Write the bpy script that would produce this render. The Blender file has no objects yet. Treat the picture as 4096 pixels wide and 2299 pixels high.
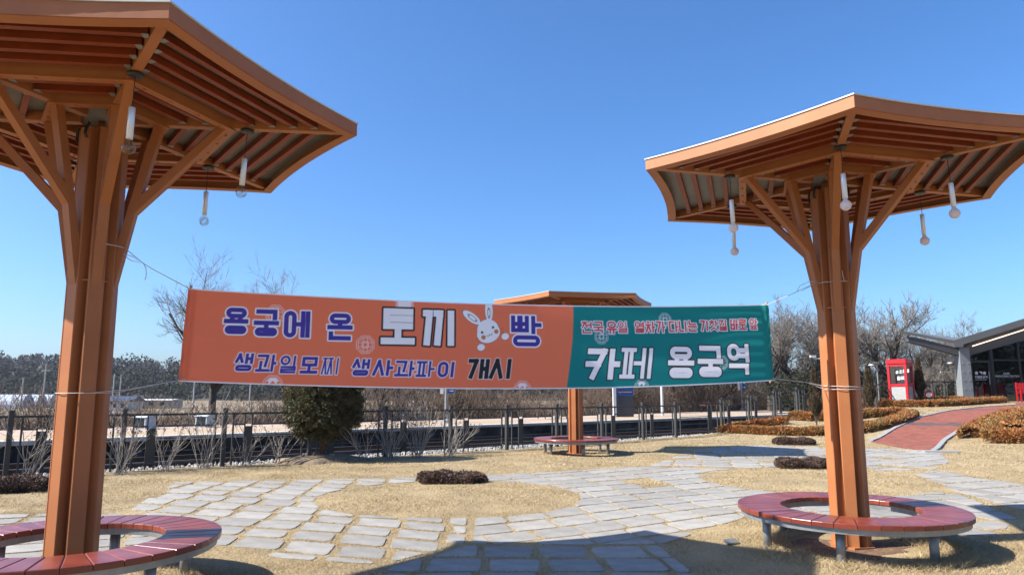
import bpy, math, random
import numpy as np
from mathutils import Vector, Matrix
R = math.radians
rng = np.random.default_rng(7)
random.seed(7)
SC = bpy.context.scene
COL = SC.collection

# ------------------------------------------------------------------ camera, sky, sun, exposure
cam = bpy.data.cameras.new('camera'); camo = bpy.data.objects.new('camera', cam); COL.objects.link(camo)
cam.sensor_width = 36.0; cam.lens = 36.0 * 2810 / 4096; cam.clip_start = 0.05; cam.clip_end = 6000
camo.location = (0, 0, 1.5); camo.rotation_euler = (R(98.6), 0, 0)
SC.camera = camo
SUN_EL, SUN_AZ = R(42.0), R(-101.0)
wd = bpy.data.worlds.new('World'); SC.world = wd; wd.use_nodes = True
sky = wd.node_tree.nodes.new('ShaderNodeTexSky'); sky.sky_type = 'NISHITA'; sky.sun_disc = False
sky.sun_elevation = SUN_EL; sky.sun_rotation = SUN_AZ; sky.altitude = 80; sky.air_density = 1.0; sky.dust_density = 1.6; sky.ozone_density = 10.0
bg = wd.node_tree.nodes['Background']; hsv = wd.node_tree.nodes.new('ShaderNodeHueSaturation'); hsv.inputs['Saturation'].default_value = 1.07; wd.node_tree.links.new(sky.outputs[0], hsv.inputs['Color']); wd.node_tree.links.new(hsv.outputs[0], bg.inputs[0]); bg.inputs[1].default_value = 0.102
sl = bpy.data.lights.new('sun', 'SUN'); sl.energy = 5.0; sl.angle = R(0.53); sl.color = (1.0, 0.95, 0.87)
slo = bpy.data.objects.new('sun', sl); COL.objects.link(slo)
sd = Vector((math.sin(SUN_AZ) * math.cos(SUN_EL), math.cos(SUN_AZ) * math.cos(SUN_EL), math.sin(SUN_EL)))
slo.rotation_euler = sd.to_track_quat('Z', 'Y').to_euler(); slo.location = (-20, 0, 20)
SC.view_settings.view_transform = 'Standard'; SC.view_settings.look = 'None'; SC.view_settings.gamma = 1.0
SC.view_settings.exposure = 1.2; SC.view_settings.use_curve_mapping = False
SC.cycles.use_denoising = True
SC.cycles.max_bounces = 8; SC.cycles.transparent_max_bounces = 12; SC.cycles.caustics_reflective = False; SC.cycles.caustics_refractive = False

# ------------------------------------------------------------------ materials
MATS = {}
def mat(name, col, rough=0.6, metal=0.0, var=0.0, scale=4.0, bump=0.0, bscale=None, col2=None, spec=0.5, trans=0.0, coat=0.0, island=0.0, contrast=(0.35, 0.65), emit=None, estr=0.0):
    m = bpy.data.materials.new(name); m.use_nodes = True; nt = m.node_tree; N = nt.nodes; Lk = nt.links
    p = N['Principled BSDF']; out = N['Material Output']
    p.inputs['Roughness'].default_value = rough; p.inputs['Metallic'].default_value = metal
    p.inputs['Specular IOR Level'].default_value = spec; p.inputs['Coat Weight'].default_value = coat
    col = tuple(x * 0.72 for x in col); col2 = None if col2 is None else tuple(x * 0.72 for x in col2)
    c = (*col, 1)
    p.inputs['Base Color'].default_value = c
    src = None
    tc = N.new('ShaderNodeTexCoord')
    if var > 0 or col2 is not None:
        nz = N.new('ShaderNodeTexNoise'); nz.inputs['Scale'].default_value = scale; nz.inputs['Detail'].default_value = 6; nz.inputs['Roughness'].default_value = 0.62
        Lk.new(tc.outputs['Object'], nz.inputs['Vector'])
        cr = N.new('ShaderNodeValToRGB'); cr.color_ramp.elements[0].position = contrast[0]; cr.color_ramp.elements[1].position = contrast[1]
        a = col2 if col2 is not None else tuple(max(0, x * (1 - var)) for x in col)
        b = col if col2 is not None else tuple(min(1, x * (1 + var)) for x in col)
        cr.color_ramp.elements[0].color = (*a, 1); cr.color_ramp.elements[1].color = (*b, 1)
        Lk.new(nz.outputs['Fac'], cr.inputs['Fac']); src = cr.outputs['Color']
    if island > 0:
        ge = N.new('ShaderNodeNewGeometry'); mr = N.new('ShaderNodeMapRange')
        mr.inputs['To Min'].default_value = 1 - island; mr.inputs['To Max'].default_value = 1 + island
        oi = N.new('ShaderNodeObjectInfo'); ad = N.new('ShaderNodeMath'); ad.operation = 'ADD'; fr = N.new('ShaderNodeMath'); fr.operation = 'FRACT'
        Lk.new(ge.outputs['Random Per Island'], ad.inputs[0]); Lk.new(oi.outputs['Random'], ad.inputs[1]); Lk.new(ad.outputs[0], fr.inputs[0]); Lk.new(fr.outputs[0], mr.inputs['Value'])
        hs = N.new('ShaderNodeHueSaturation'); Lk.new(mr.outputs[0], hs.inputs['Value'])
        if src is not None: Lk.new(src, hs.inputs['Color'])
        else: hs.inputs['Color'].default_value = c
        src = hs.outputs['Color']
    if src is not None: Lk.new(src, p.inputs['Base Color'])
    if bump > 0:
        n2 = N.new('ShaderNodeTexNoise'); n2.inputs['Scale'].default_value = bscale or scale * 6; n2.inputs['Detail'].default_value = 5
        Lk.new(tc.outputs['Object'], n2.inputs['Vector'])
        bp = N.new('ShaderNodeBump'); bp.inputs['Strength'].default_value = bump; bp.inputs['Distance'].default_value = 0.02
        Lk.new(n2.outputs['Fac'], bp.inputs['Height']); Lk.new(bp.outputs['Normal'], p.inputs['Normal'])
    if trans > 0:
        tr = N.new('ShaderNodeBsdfTranslucent'); mx = N.new('ShaderNodeMixShader'); mx.inputs[0].default_value = trans
        if src is not None: Lk.new(src, tr.inputs['Color'])
        else: tr.inputs['Color'].default_value = c
        Lk.new(p.outputs[0], mx.inputs[1]); Lk.new(tr.outputs[0], mx.inputs[2]); Lk.new(mx.outputs[0], out.inputs['Surface'])
    if emit is not None:
        p.inputs['Emission Color'].default_value = (*emit, 1); p.inputs['Emission Strength'].default_value = estr
    MATS[name] = m
    return m

mat('paint', (0.51, 0.192, 0.070), 0.5, spec=0.3, col2=(0.45, 0.160, 0.057), scale=2.2, bump=0.03, bscale=140)
mat('slat_wood', (0.31, 0.055, 0.010), 0.5, spec=0.3, col2=(0.24, 0.040, 0.007), scale=6, bump=0.04, bscale=60)
mat('roof_sheet', (0.22, 0.205, 0.18), 0.45, var=0.2, scale=2.5, trans=0.015)
mat('white_trim', (0.75, 0.74, 0.72), 0.4)
mat('plank', (0.29, 0.062, 0.032), 0.32, spec=0.5, col2=(0.20, 0.036, 0.022), scale=5, bump=0.05, bscale=90, island=0.14, coat=0.08)
mat('steel', (0.36, 0.37, 0.37), 0.45, 0.55, var=0.12, scale=9)
mat('black_plastic', (0.015, 0.015, 0.016), 0.45)
mat('chrome', (0.90, 0.98, 1.12), 0.3, 0.35)
mat('frosted_bulb', (1.22, 1.15, 1.20), 0.45, spec=0.3, trans=0.5)
mat('gold_wire', (0.45, 0.30, 0.12), 0.4, 0.6)
mat('rope', (0.70, 0.68, 0.64), 0.8)
mat('wood_pole', (0.50, 0.34, 0.19), 0.7, var=0.2, scale=20)
mat('stone', (0.385, 0.365, 0.332), 0.9, col2=(0.285, 0.270, 0.245), scale=3.5, bump=0.35, bscale=90, island=0.13)
mat('lawn', (0.47, 0.355, 0.19), 0.95, col2=(0.30, 0.225, 0.12), scale=1.1, bump=0.9, bscale=55)
mat('straw', (0.70, 0.555, 0.335), 0.8, col2=(0.50, 0.375, 0.205), scale=0.9, trans=0.25, island=0.25, spec=0.2)
mat('soil', (0.22, 0.115, 0.060), 0.95, col2=(0.13, 0.075, 0.045), scale=5, bump=0.8, bscale=25)
mat('mound_soil', (0.30, 0.22, 0.14), 0.95, col2=(0.17, 0.125, 0.08), scale=4, bump=1.0, bscale=14)
mat('fence', (0.060, 0.060, 0.056), 0.5, 0.2, var=0.12, scale=5)
mat('ballast', (0.26, 0.24, 0.22), 0.9, col2=(0.10, 0.08, 0.065), scale=18, bump=0.8, bscale=30)
mat('ballast_stone', (0.36, 0.345, 0.325), 0.9, island=0.4)
mat('rail_rust', (0.085, 0.045, 0.030), 0.6, 0.4, var=0.3, scale=12)
mat('rail_top', (0.45, 0.43, 0.42), 0.3, 0.9)
mat('sleeper', (0.26, 0.24, 0.22), 0.9, var=0.25, scale=8)
mat('platform_wall', (0.075, 0.072, 0.068), 0.95, col2=(0.012, 0.011, 0.010), scale=1.3, bump=0.4, bscale=10, contrast=(0.42, 0.62))
mat('platform_top', (0.52, 0.40, 0.32), 0.9, col2=(0.44, 0.33, 0.26), scale=2.5)
mat('coping', (0.52, 0.49, 0.44), 0.9, var=0.18, scale=3)
mat('tactile', (0.62, 0.40, 0.06), 0.8, var=0.3, scale=8)
mat('field', (0.30, 0.22, 0.13), 0.95, col2=(0.20, 0.15, 0.085), scale=0.035, bump=0.5, bscale=2)
mat('field_green', (0.10, 0.14, 0.05), 0.95, var=0.3, scale=0.5)
mat('bank', (0.20, 0.15, 0.095), 0.95, col2=(0.11, 0.085, 0.055), scale=1.5, bump=0.8, bscale=9)
mat('brush', (0.27, 0.195, 0.14), 0.9, island=0.45, col2=(0.17, 0.115, 0.08), scale=0.25)
mat('bark', (0.085, 0.068, 0.055), 0.9, var=0.35, scale=3)
mat('twig', (0.25, 0.222, 0.195), 0.9, island=0.3)
mat('pale_stem', (0.36, 0.32, 0.28), 0.8, island=0.3, var=0.2, scale=5)
mat('seed', (0.06, 0.045, 0.035), 0.9)
mat('yew', (0.082, 0.090, 0.030), 0.6, island=0.5, col2=(0.125, 0.090, 0.036), scale=3.0, trans=0.15)
mat('yew_bark', (0.16, 0.075, 0.045), 0.9, var=0.3, scale=14, bump=0.6, bscale=20)
mat('boxwood', (0.15, 0.085, 0.058), 0.7, island=0.5, col2=(0.095, 0.055, 0.040), scale=9, trans=0.1)
mat('hedge', (0.47, 0.160, 0.042), 0.7, island=0.45, col2=(0.30, 0.200, 0.062), scale=1.6, trans=0.2)
mat('cypress', (0.16, 0.10, 0.05), 0.8, island=0.5, col2=(0.06, 0.05, 0.025), scale=3, trans=0.15)
mat('pine', (0.024, 0.034, 0.018), 0.9, island=0.3, col2=(0.042, 0.042, 0.024), scale=0.05, trans=0.1)
mat('grey_wood', (0.085, 0.070, 0.066), 0.9, island=0.3, col2=(0.055, 0.048, 0.046), scale=0.04)
mat('hill_soil', (0.075, 0.065, 0.055), 0.95, var=0.3, scale=0.05)
mat('brick', (0.265, 0.080, 0.050), 0.85, island=0.22, var=0.12, scale=30)
mat('brick_dark', (0.095, 0.075, 0.072), 0.85, island=0.2)
mat('mortar', (0.20, 0.085, 0.06), 0.95, var=0.2, scale=8)
mat('kerb', (0.34, 0.345, 0.345), 0.85, var=0.12, scale=10)
mat('cafe_grey', (0.27, 0.285, 0.29), 0.5, 0.1, var=0.08, scale=1.5)
mat('cafe_beam', (0.085, 0.088, 0.092), 0.5, var=0.08, scale=1.5)
mat('cafe_roof', (0.17, 0.175, 0.17), 0.5, var=0.08, scale=1.2)
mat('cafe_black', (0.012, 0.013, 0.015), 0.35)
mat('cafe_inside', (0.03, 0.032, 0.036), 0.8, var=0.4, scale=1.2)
mat('led', (0.9, 0.75, 0.6), 0.5, emit=(1.0, 0.72, 0.50), estr=1.6)
mat('vinyl_white', (0.82, 0.82, 0.82), 0.5)
mat('red', (0.50, 0.012, 0.018), 0.35, var=0.06, scale=4)
mat('corrugated', (0.66, 0.66, 0.64), 0.4, 0.2)
mat('blue_sign', (0.018, 0.075, 0.30), 0.4)
mat('yellow', (0.75, 0.42, 0.03), 0.5)
mat('dark_sign', (0.045, 0.048, 0.06), 0.5)
mat('white_metal', (0.70, 0.71, 0.72), 0.4, 0.1)
mat('bluegrey_box', (0.48, 0.54, 0.58), 0.5, var=0.1, scale=5)
mat('dark_glass', (0.02, 0.03, 0.04), 0.1)
mat('greenhouse', (0.55, 0.62, 0.72), 0.35, var=0.1, scale=0.2)
mat('green_roof', (0.02, 0.33, 0.20), 0.5)
mat('blue_roof', (0.055, 0.075, 0.13), 0.5)
mat('house_wall', (0.50, 0.48, 0.44), 0.85, var=0.12, scale=0.7)
mat('concrete_pole', (0.42, 0.41, 0.40), 0.8)
mat('bale', (0.75, 0.76, 0.76), 0.5)
mat('rock', (0.22, 0.20, 0.17), 0.9, var=0.3, scale=12)
mat('bench_wood', (0.24, 0.055, 0.035), 0.5)

def glass_mat(name, tint, gl_rough=0.02, fmin=0.05):
    m = bpy.data.materials.new(name); m.use_nodes = True; nt = m.node_tree; N = nt.nodes; Lk = nt.links
    N.remove(N['Principled BSDF']); out = N['Material Output']
    t = N.new('ShaderNodeBsdfTransparent'); t.inputs[0].default_value = (*tint, 1)
    g = N.new('ShaderNodeBsdfGlossy'); g.inputs['Roughness'].default_value = gl_rough
    lw_ = N.new('ShaderNodeLayerWeight'); lw_.inputs[0].default_value = 0.5; pw = N.new('ShaderNodeMath'); pw.operation = 'POWER'; pw.inputs[1].default_value = 4.0; Lk.new(lw_.outputs['Facing'], pw.inputs[0]); f = N.new('ShaderNodeMapRange'); f.inputs['To Min'].default_value = fmin; f.inputs['To Max'].default_value = 0.85; Lk.new(pw.outputs[0], f.inputs['Value'])
    mx = N.new('ShaderNodeMixShader'); Lk.new(f.outputs[0], mx.inputs[0]); Lk.new(t.outputs[0], mx.inputs[1]); Lk.new(g.outputs[0], mx.inputs[2])
    Lk.new(mx.outputs[0], out.inputs['Surface']); MATS[name] = m
glass_mat('pane', (0.30, 0.33, 0.36), 0.02, 0.10); glass_mat('clear_pane', (0.85, 0.88, 0.88)); glass_mat('bulb_glass', (0.93, 0.91, 0.86))

def banner_mat():
    m = bpy.data.materials.new('banner_print'); m.use_nodes = True; nt = m.node_tree; N = nt.nodes; Lk = nt.links
    p = N['Principled BSDF']; p.inputs['Roughness'].default_value = 0.6; p.inputs['Specular IOR Level'].default_value = 0.25
    a = N.new('ShaderNodeAttribute'); a.attribute_name = 'print'
    t = N.new('ShaderNodeBsdfTranslucent'); mx = N.new('ShaderNodeMixShader'); mx.inputs[0].default_value = 0.5
    Lk.new(a.outputs['Color'], p.inputs['Base Color']); Lk.new(a.outputs['Color'], t.inputs['Color'])
    Lk.new(p.outputs[0], mx.inputs[1]); Lk.new(t.outputs[0], mx.inputs[2]); Lk.new(mx.outputs[0], N['Material Output'].inputs['Surface'])
    MATS['banner_print'] = m
banner_mat()

# ------------------------------------------------------------------ mesh helpers
def tag(o, label=None, cat=None, group=None, kind=None):
    if label: o['label'] = label
    if cat: o['category'] = cat
    if group: o['group'] = group
    if kind: o['kind'] = kind
    return o
def empty(name, loc=(0, 0, 0), rz=0.0, label=None, cat=None, group=None, M=None):
    o = bpy.data.objects.new(name, None); COL.objects.link(o); o.empty_display_size = 0.1
    o.location = loc; o.rotation_euler = (0, 0, rz)
    if M is not None: o.matrix_world = M
    return tag(o, label, cat, group)
def link(name, me, parent=None, loc=None, rz=None):
    o = bpy.data.objects.new(name, me); COL.objects.link(o)
    if parent is not None: o.parent = parent
    if loc is not None: o.location = loc
    if rz is not None: o.rotation_euler = (0, 0, rz)
    return o
def np_mesh(name, V, F, material, smooth=False):
    """V (n,3), F (m,k) same-size faces"""
    V = np.asarray(V, np.float32); F = np.asarray(F, np.int32); k = F.shape[1]
    me = bpy.data.meshes.new(name)
    me.vertices.add(len(V)); me.vertices.foreach_set('co', V.ravel())
    me.loops.add(F.size); me.loops.foreach_set('vertex_index', F.ravel())
    me.polygons.add(len(F)); me.polygons.foreach_set('loop_start', np.arange(0, F.size, k, dtype=np.int32))
    try: me.polygons.foreach_set('loop_total', np.full(len(F), k, np.int32))
    except Exception: pass
    me.update(calc_edges=True)
    if smooth: me.polygons.foreach_set('use_smooth', np.ones(len(F), bool))
    me.materials.append(MATS[material] if isinstance(material, str) else material)
    return me
class MB:
    def __init__(s): s.v = []; s.f = []
    def poly(s, pts):
        b = len(s.v); s.v += [tuple(p) for p in pts]; s.f.append(tuple(range(b, b + len(pts))))
    def prism(s, a, b):
        """a,b: matching rings (lists of points); closes sides and both ends"""
        n = len(a); o = len(s.v); s.v += [tuple(p) for p in a] + [tuple(p) for p in b]
        for i in range(n): j = (i + 1) % n; s.f.append((o + i, o + j, o + n + j, o + n + i))
        s.f.append(tuple(o + i for i in reversed(range(n)))); s.f.append(tuple(o + n + i for i in range(n)))
    def box(s, c, hx, hy, hz, X=(1, 0, 0), Y=(0, 1, 0), Z=(0, 0, 1)):
        c = Vector(c); X = Vector(X) * hx; Y = Vector(Y) * hy; Z = Vector(Z) * hz
        s.prism([c - X - Y - Z, c + X - Y - Z, c + X + Y - Z, c - X + Y - Z], [c - X - Y + Z, c + X - Y + Z, c + X + Y + Z, c - X + Y + Z])
    def lim(s, x0, x1, y0, y1, z0, z1):
        s.prism([(x0, y0, z0), (x1, y0, z0), (x1, y1, z0), (x0, y1, z0)], [(x0, y0, z1), (x1, y0, z1), (x1, y1, z1), (x0, y1, z1)])
    def bbox(s, x0, x1, y0, y1, z0, z1, b=0.006):
        """box with chamfered vertical edges and top"""
        def ring(i, z): return [(x0 + i + b, y0 + i, z), (x1 - i - b, y0 + i, z), (x1 - i, y0 + i + b, z), (x1 - i, y1 - i - b, z), (x1 - i - b, y1 - i, z), (x0 + i + b, y1 - i, z), (x0 + i, y1 - i - b, z), (x0 + i, y0 + i + b, z)]
        rs = [ring(0, z0), ring(0, z1 - b), ring(b, z1)]
        o = len(s.v)
        for r in rs: s.v += r
        for q in range(2):
            for i in range(8): j = (i + 1) % 8; s.f.append((o + q * 8 + i, o + q * 8 + j, o + q * 8 + 8 + j, o + q * 8 + 8 + i))
        s.f.append(tuple(o + i for i in reversed(range(8)))); s.f.append(tuple(o + 16 + i for i in range(8)))
    def tube(s, pts, rad, n=6, cap=True):
        pts = [Vector(p) for p in pts]; rr = rad if isinstance(rad, (list, tuple)) else [rad] * len(pts)
        o = len(s.v); up = None
        for i, p in enumerate(pts):
            d = (pts[min(i + 1, len(pts) - 1)] - pts[max(i - 1, 0)]).normalized()
            if up is None: up = d.orthogonal().normalized()
            else: up = (up - d * up.dot(d)).normalized()
            w = d.cross(up)
            for j in range(n): t = 2 * math.pi * j / n; s.v.append(tuple(p + (up * math.cos(t) + w * math.sin(t)) * rr[i]))
        for i in range(len(pts) - 1):
            for j in range(n): k = (j + 1) % n; s.f.append((o + i * n + j, o + i * n + k, o + i * n + n + k, o + i * n + n + j))
        if cap: s.f.append(tuple(o + j for j in reversed(range(n)))); s.f.append(tuple(o + (len(pts) - 1) * n + j for j in range(n)))
    def lathe(s, prof, n=16, c=(0, 0, 0)):
        o = len(s.v)
        for r, z in prof:
            for j in range(n): t = 2 * math.pi * j / n; s.v.append((c[0] + r * math.cos(t), c[1] + r * math.sin(t), c[2] + z))
        for i in range(len(prof) - 1):
            for j in range(n): k = (j + 1) % n; s.f.append((o + i * n + j, o + i * n + k, o + i * n + n + k, o + i * n + n + j))
        s.f.append(tuple(o + j for j in reversed(range(n)))); s.f.append(tuple(o + (len(prof) - 1) * n + j for j in range(n)))
    def mesh(s, name, material, smooth=False):
        me = bpy.data.meshes.new(name); me.from_pydata(s.v, [], s.f); me.update()
        me.materials.append(MATS[material])
        if smooth:
            for p in me.polygons: p.use_smooth = True
        return me
    def build(s, name, material, parent=None, loc=None, rz=None, smooth=False):
        return link(name, s.mesh(name, material, smooth), parent, loc, rz)
def leaf_cloud(P, size, aspect=0.5, Nrm=None, jitter=0.35):
    """one triangle leaf per point"""
    n = len(P); d = rng.normal(size=(n, 3)); d /= np.linalg.norm(d, axis=1)[:, None]
    if Nrm is not None: d = d * (1 - jitter) * 0.9 + Nrm * jitter; d /= np.linalg.norm(d, axis=1)[:, None]
    a = np.cross(d, rng.normal(size=(n, 3))); a /= np.linalg.norm(a, axis=1)[:, None]
    sz = size * rng.uniform(0.6, 1.4, n)[:, None]
    V = np.stack([P - a * sz * aspect * 0.5, P + a * sz * aspect * 0.5, P + d * sz], 1).reshape(-1, 3)
    return V, np.arange(3 * n).reshape(n, 3)
def segs_mesh(S, n=3):
    """S: list of (p0,p1,r0,r1) -> prisms without caps"""
    A = np.array([s[0] for s in S], float); B = np.array([s[1] for s in S], float); r0 = np.array([s[2] for s in S]); r1 = np.array([s[3] for s in S])
    d = B - A; L = np.linalg.norm(d, axis=1); L[L == 0] = 1; d /= L[:, None]
    ref = np.where(np.abs(d[:, 2:3]) < 0.9, np.array([[0, 0, 1.0]]), np.array([[1.0, 0, 0]]))
    u = np.cross(d, ref); u /= np.linalg.norm(u, axis=1)[:, None]; w = np.cross(d, u)
    V = []
    for e, r in ((A, r0), (B, r1)):
        for j in range(n):
            t = 2 * math.pi * j / n; V.append(e + (u * math.cos(t) + w * math.sin(t)) * r[:, None])
    V = np.stack(V, 1).reshape(-1, 3); base = (np.arange(len(S)) * 2 * n)[:, None]
    F = []
    for j in range(n): k = (j + 1) % n; F.append(np.concatenate([base + j, base + k, base + n + k, base + n + j], 1))
    return V, np.concatenate(F, 0)

# ------------------------------------------------------------------ terrain
E1 = np.array([0.772, 0.636]); N1 = np.array([-0.636, 0.772]); FP0 = np.array([-9.04, 12.89])
def ud(u, d): q = FP0 + E1 * u + N1 * d; return q[0], q[1]
def to_ud(x, y): dx = x - FP0[0]; dy = y - FP0[1]; return dx * E1[0] + dy * E1[1], dx * N1[0] + dy * N1[1]
DIP = 0.17
def dipw(x, y): return np.exp(-((x - .2) / 2.1) ** 2 - ((y - 7.9) / 1.5) ** 2)
ISL = [(-0.92, 10.72, 1.88), (5.35, 12.75, 1.92)]
def gz(x, y):
    u = np.asarray(x) * .772 + np.asarray(y) * .636
    z = np.interp(u, [0, 21.8, 23.5, 25, 28.7, 36, 44.5, 60, 200], [0, 0, .09, .25, .58, .82, 1.1, 1.2, 1.4])
    z = z - DIP * dipw(np.asarray(x), np.asarray(y))
    for cx, cy, r in ISL: z = z + 0.05 * np.clip(1 - ((x - cx) ** 2 + (y - cy) ** 2) / (r * r), 0, 1)
    return z + 0.012 * np.sin(np.asarray(x) * 1.3 + 0.7) * np.cos(np.asarray(y) * 1.1)
FPOST = [(-12.4, 10.2), (-10.6, 11.6), (-9.04, 12.89), (-7.6, 14.0), (-6.05, 15.05), (-4.56, 16.16), (-3.05, 17.23), (-1.58, 18.38), (-0.14, 19.51), (1.3, 20.75), (2.8, 22.28), (4.36, 23.8), (5.74, 25.07), (7.86, 26.8), (9.3, 28.0), (10.75, 29.2), (12.15, 30.35), (13.85, 31.75)]
while FPOST[-1][0] < 32: FPOST.append((FPOST[-1][0] + 1.38, FPOST[-1][1] + 1.137))
fu = [to_ud(*p)[0] for p in FPOST]; fd = [to_ud(*p)[1] for p in FPOST]
def edge_d(u): return np.interp(u, fu, fd)

us = np.concatenate([np.linspace(-60, -12, 12), np.linspace(-10, 40, 200), np.linspace(43, 110, 14)])
dd = np.concatenate([np.linspace(-70, -22, 12), np.linspace(-20, 0, 110)])
V = []; F = []
for u in us:
    for i, d in enumerate(dd):
        x, y = ud(u, d + edge_d(u) + 0.12); V.append((x, y, float(gz(x, y))))
    x, y = ud(u, edge_d(u) + 0.75); V.append((x, y, -0.30))
m_ = len(dd) + 1
for i in range(len(us) - 1):
    for j in range(m_ - 1): F.append((i * m_ + j, (i + 1) * m_ + j, (i + 1) * m_ + j + 1, i * m_ + j + 1))
lawn = link('lawn', np_mesh('lawn', V, F, 'lawn', True)); tag(lawn, 'dry straw coloured lawn of the station garden', 'lawn', kind='structure')

# the wide fields beyond the railway, reaching the horizon
b = MB(); b.poly([(-3000, -3000, -1.5), (3000, -3000, -1.5), (3000, 3000, -1.5), (-3000, 3000, -1.5)])
tag(b.build('field', 'field'), 'flat dry winter fields beyond the railway', 'field', kind='structure')
# bank between platform and field
V = []; F = []
for i, u in enumerate(np.linspace(-60, 130, 60)):
    for d, z in ((9.9, 0.30), (12.5, 0.35), (15, 0.0), (22, -1.1), (30, -1.52)):
        zz = z + 0.15 * math.sin(u * .7 + d); x, y = ud(u, d); V.append((x, y, zz if d < 29 else -1.6))
for i in range(59):
    for j in range(4): F.append((i * 5 + j, i * 5 + 5 + j, i * 5 + 6 + j, i * 5 + 1 + j))
tag(link('embankment', np_mesh('embankment', V, F, 'bank', True)), 'brown grassy bank behind the platform', 'bank', kind='structure')
# ballast bed
V = []; F = []
UB = np.linspace(-30, 110, 141)
for u in UB:
    for d, z in ((-0.6, -0.16), (0.1, -0.13), (0.9, -0.10), (1.15, -0.13), (3.2, -0.13), (4.3, -0.16)):
        if d <= .1: d = d + edge_d(u) + 0.35
        x, y = ud(u, d); V.append((x, y, z))
for i in range(len(UB) - 1):
    for j in range(5): F.append((i * 6 + j, i * 6 + 6 + j, i * 6 + 7 + j, i * 6 + 1 + j))
tag(link('track_bed', np_mesh('track_bed', V, F, 'ballast')), 'bed of grey crushed stone under the railway track', 'track bed', kind='structure')
n = 9000
u = rng.uniform(-3, 24, n); d = rng.uniform(0.05, 1.5, n); d = d + np.where(d < .6, edge_d(u) + 0.3, 0)
C = np.stack([FP0[0] + E1[0] * u + N1[0] * d, FP0[1] + E1[1] * u + N1[1] * d, np.full(n, -0.10) + rng.uniform(-.02, .03, n)], 1)
oct_ = np.array([(1, 0, 0), (-1, 0, 0), (0, 1, 0), (0, -1, 0), (0, 0, 1), (0, 0, -1)], float)
Q = C[:, None, :] + oct_[None] * rng.uniform(.018, .05, (n, 6, 1)) + rng.normal(size=(n, 6, 3)) * .006
of = np.array([(0, 2, 4), (2, 1, 4), (1, 3, 4), (3, 0, 4), (2, 0, 5), (1, 2, 5), (3, 1, 5), (0, 3, 5)])
tag(link('ballast_stones', np_mesh('ballast_stones', Q.reshape(-1, 3), (np.arange(n)[:, None, None] * 6 + of[None]).reshape(-1, 3), 'ballast_stone')), 'loose pale ballast stones along the fence', 'gravel', kind='stuff')

# railway track
tr = empty('railway_track', label='single railway track running past the platform', cat='railway track')
for dr in (1.45, 2.90):
    b = MB(); o = MB()
    for bb, (w, z0, z1) in ((b, (0.07, -0.13, -0.10)), (b, (0.012, -0.10, 0.0)), (b, (0.034, 0.0, 0.032))):
        r0 = [(*ud(-40, dr - w), z0), (*ud(-40, dr + w), z0), (*ud(-40, dr + w), z1), (*ud(-40, dr - w), z1)]
        r1 = [(*ud(120, dr - w), z0), (*ud(120, dr + w), z0), (*ud(120, dr + w), z1), (*ud(120, dr - w), z1)]
        bb.prism(r0, r1)
    rl = b.build('rail', 'rail_rust', tr)
    o.prism([(*ud(-40, dr - .03), .0325), (*ud(-40, dr + .03), .0325), (*ud(-40, dr + .03), .036), (*ud(-40, dr - .03), .036)], [(*ud(120, dr - .03), .0325), (*ud(120, dr + .03), .0325), (*ud(120, dr + .03), .036), (*ud(120, dr - .03), .036)])
    o.build('running_surface', 'rail_top', rl)
b = MB(); b.bbox(-1.2, 1.2, -0.12, 0.12, -0.25, -0.115, 0.015); sm = b.mesh('sleeper', 'sleeper')
for i in range(90):
    link('sleeper', sm, tr, (*ud(-8 + i * 0.62, 2.17), 0), math.atan2(N1[1], N1[0]))

# platform
pl = empty('platform', label='long concrete railway platform with pink paving and yellow lines', cat='platform')
def along(b, d0, d1, z0, z1, u0=-40, u1=125):
    b.prism([(*ud(u0, d0), z0), (*ud(u0, d1), z0), (*ud(u0, d1), z1), (*ud(u0, d0), z1)], [(*ud(u1, d0), z0), (*ud(u1, d1), z0), (*ud(u1, d1), z1), (*ud(u1, d0), z1)])
b = MB(); along(b, 4.08, 10.2, -0.5, 0.40); b.build('retaining_wall', 'platform_wall', pl)
b = MB(); along(b, 4.0, 4.7, 0.34, 0.440); b.build('coping', 'coping', pl)
b = MB(); along(b, 4.71, 10.15, 0.38, 0.436); b.build('paving', 'platform_top', pl)
for d0 in (5.05, 6.3):
    b = MB(); along(b, d0, d0 + 0.22, 0.42, 0.440); b.build('yellow_line', 'tactile', pl)

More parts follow.
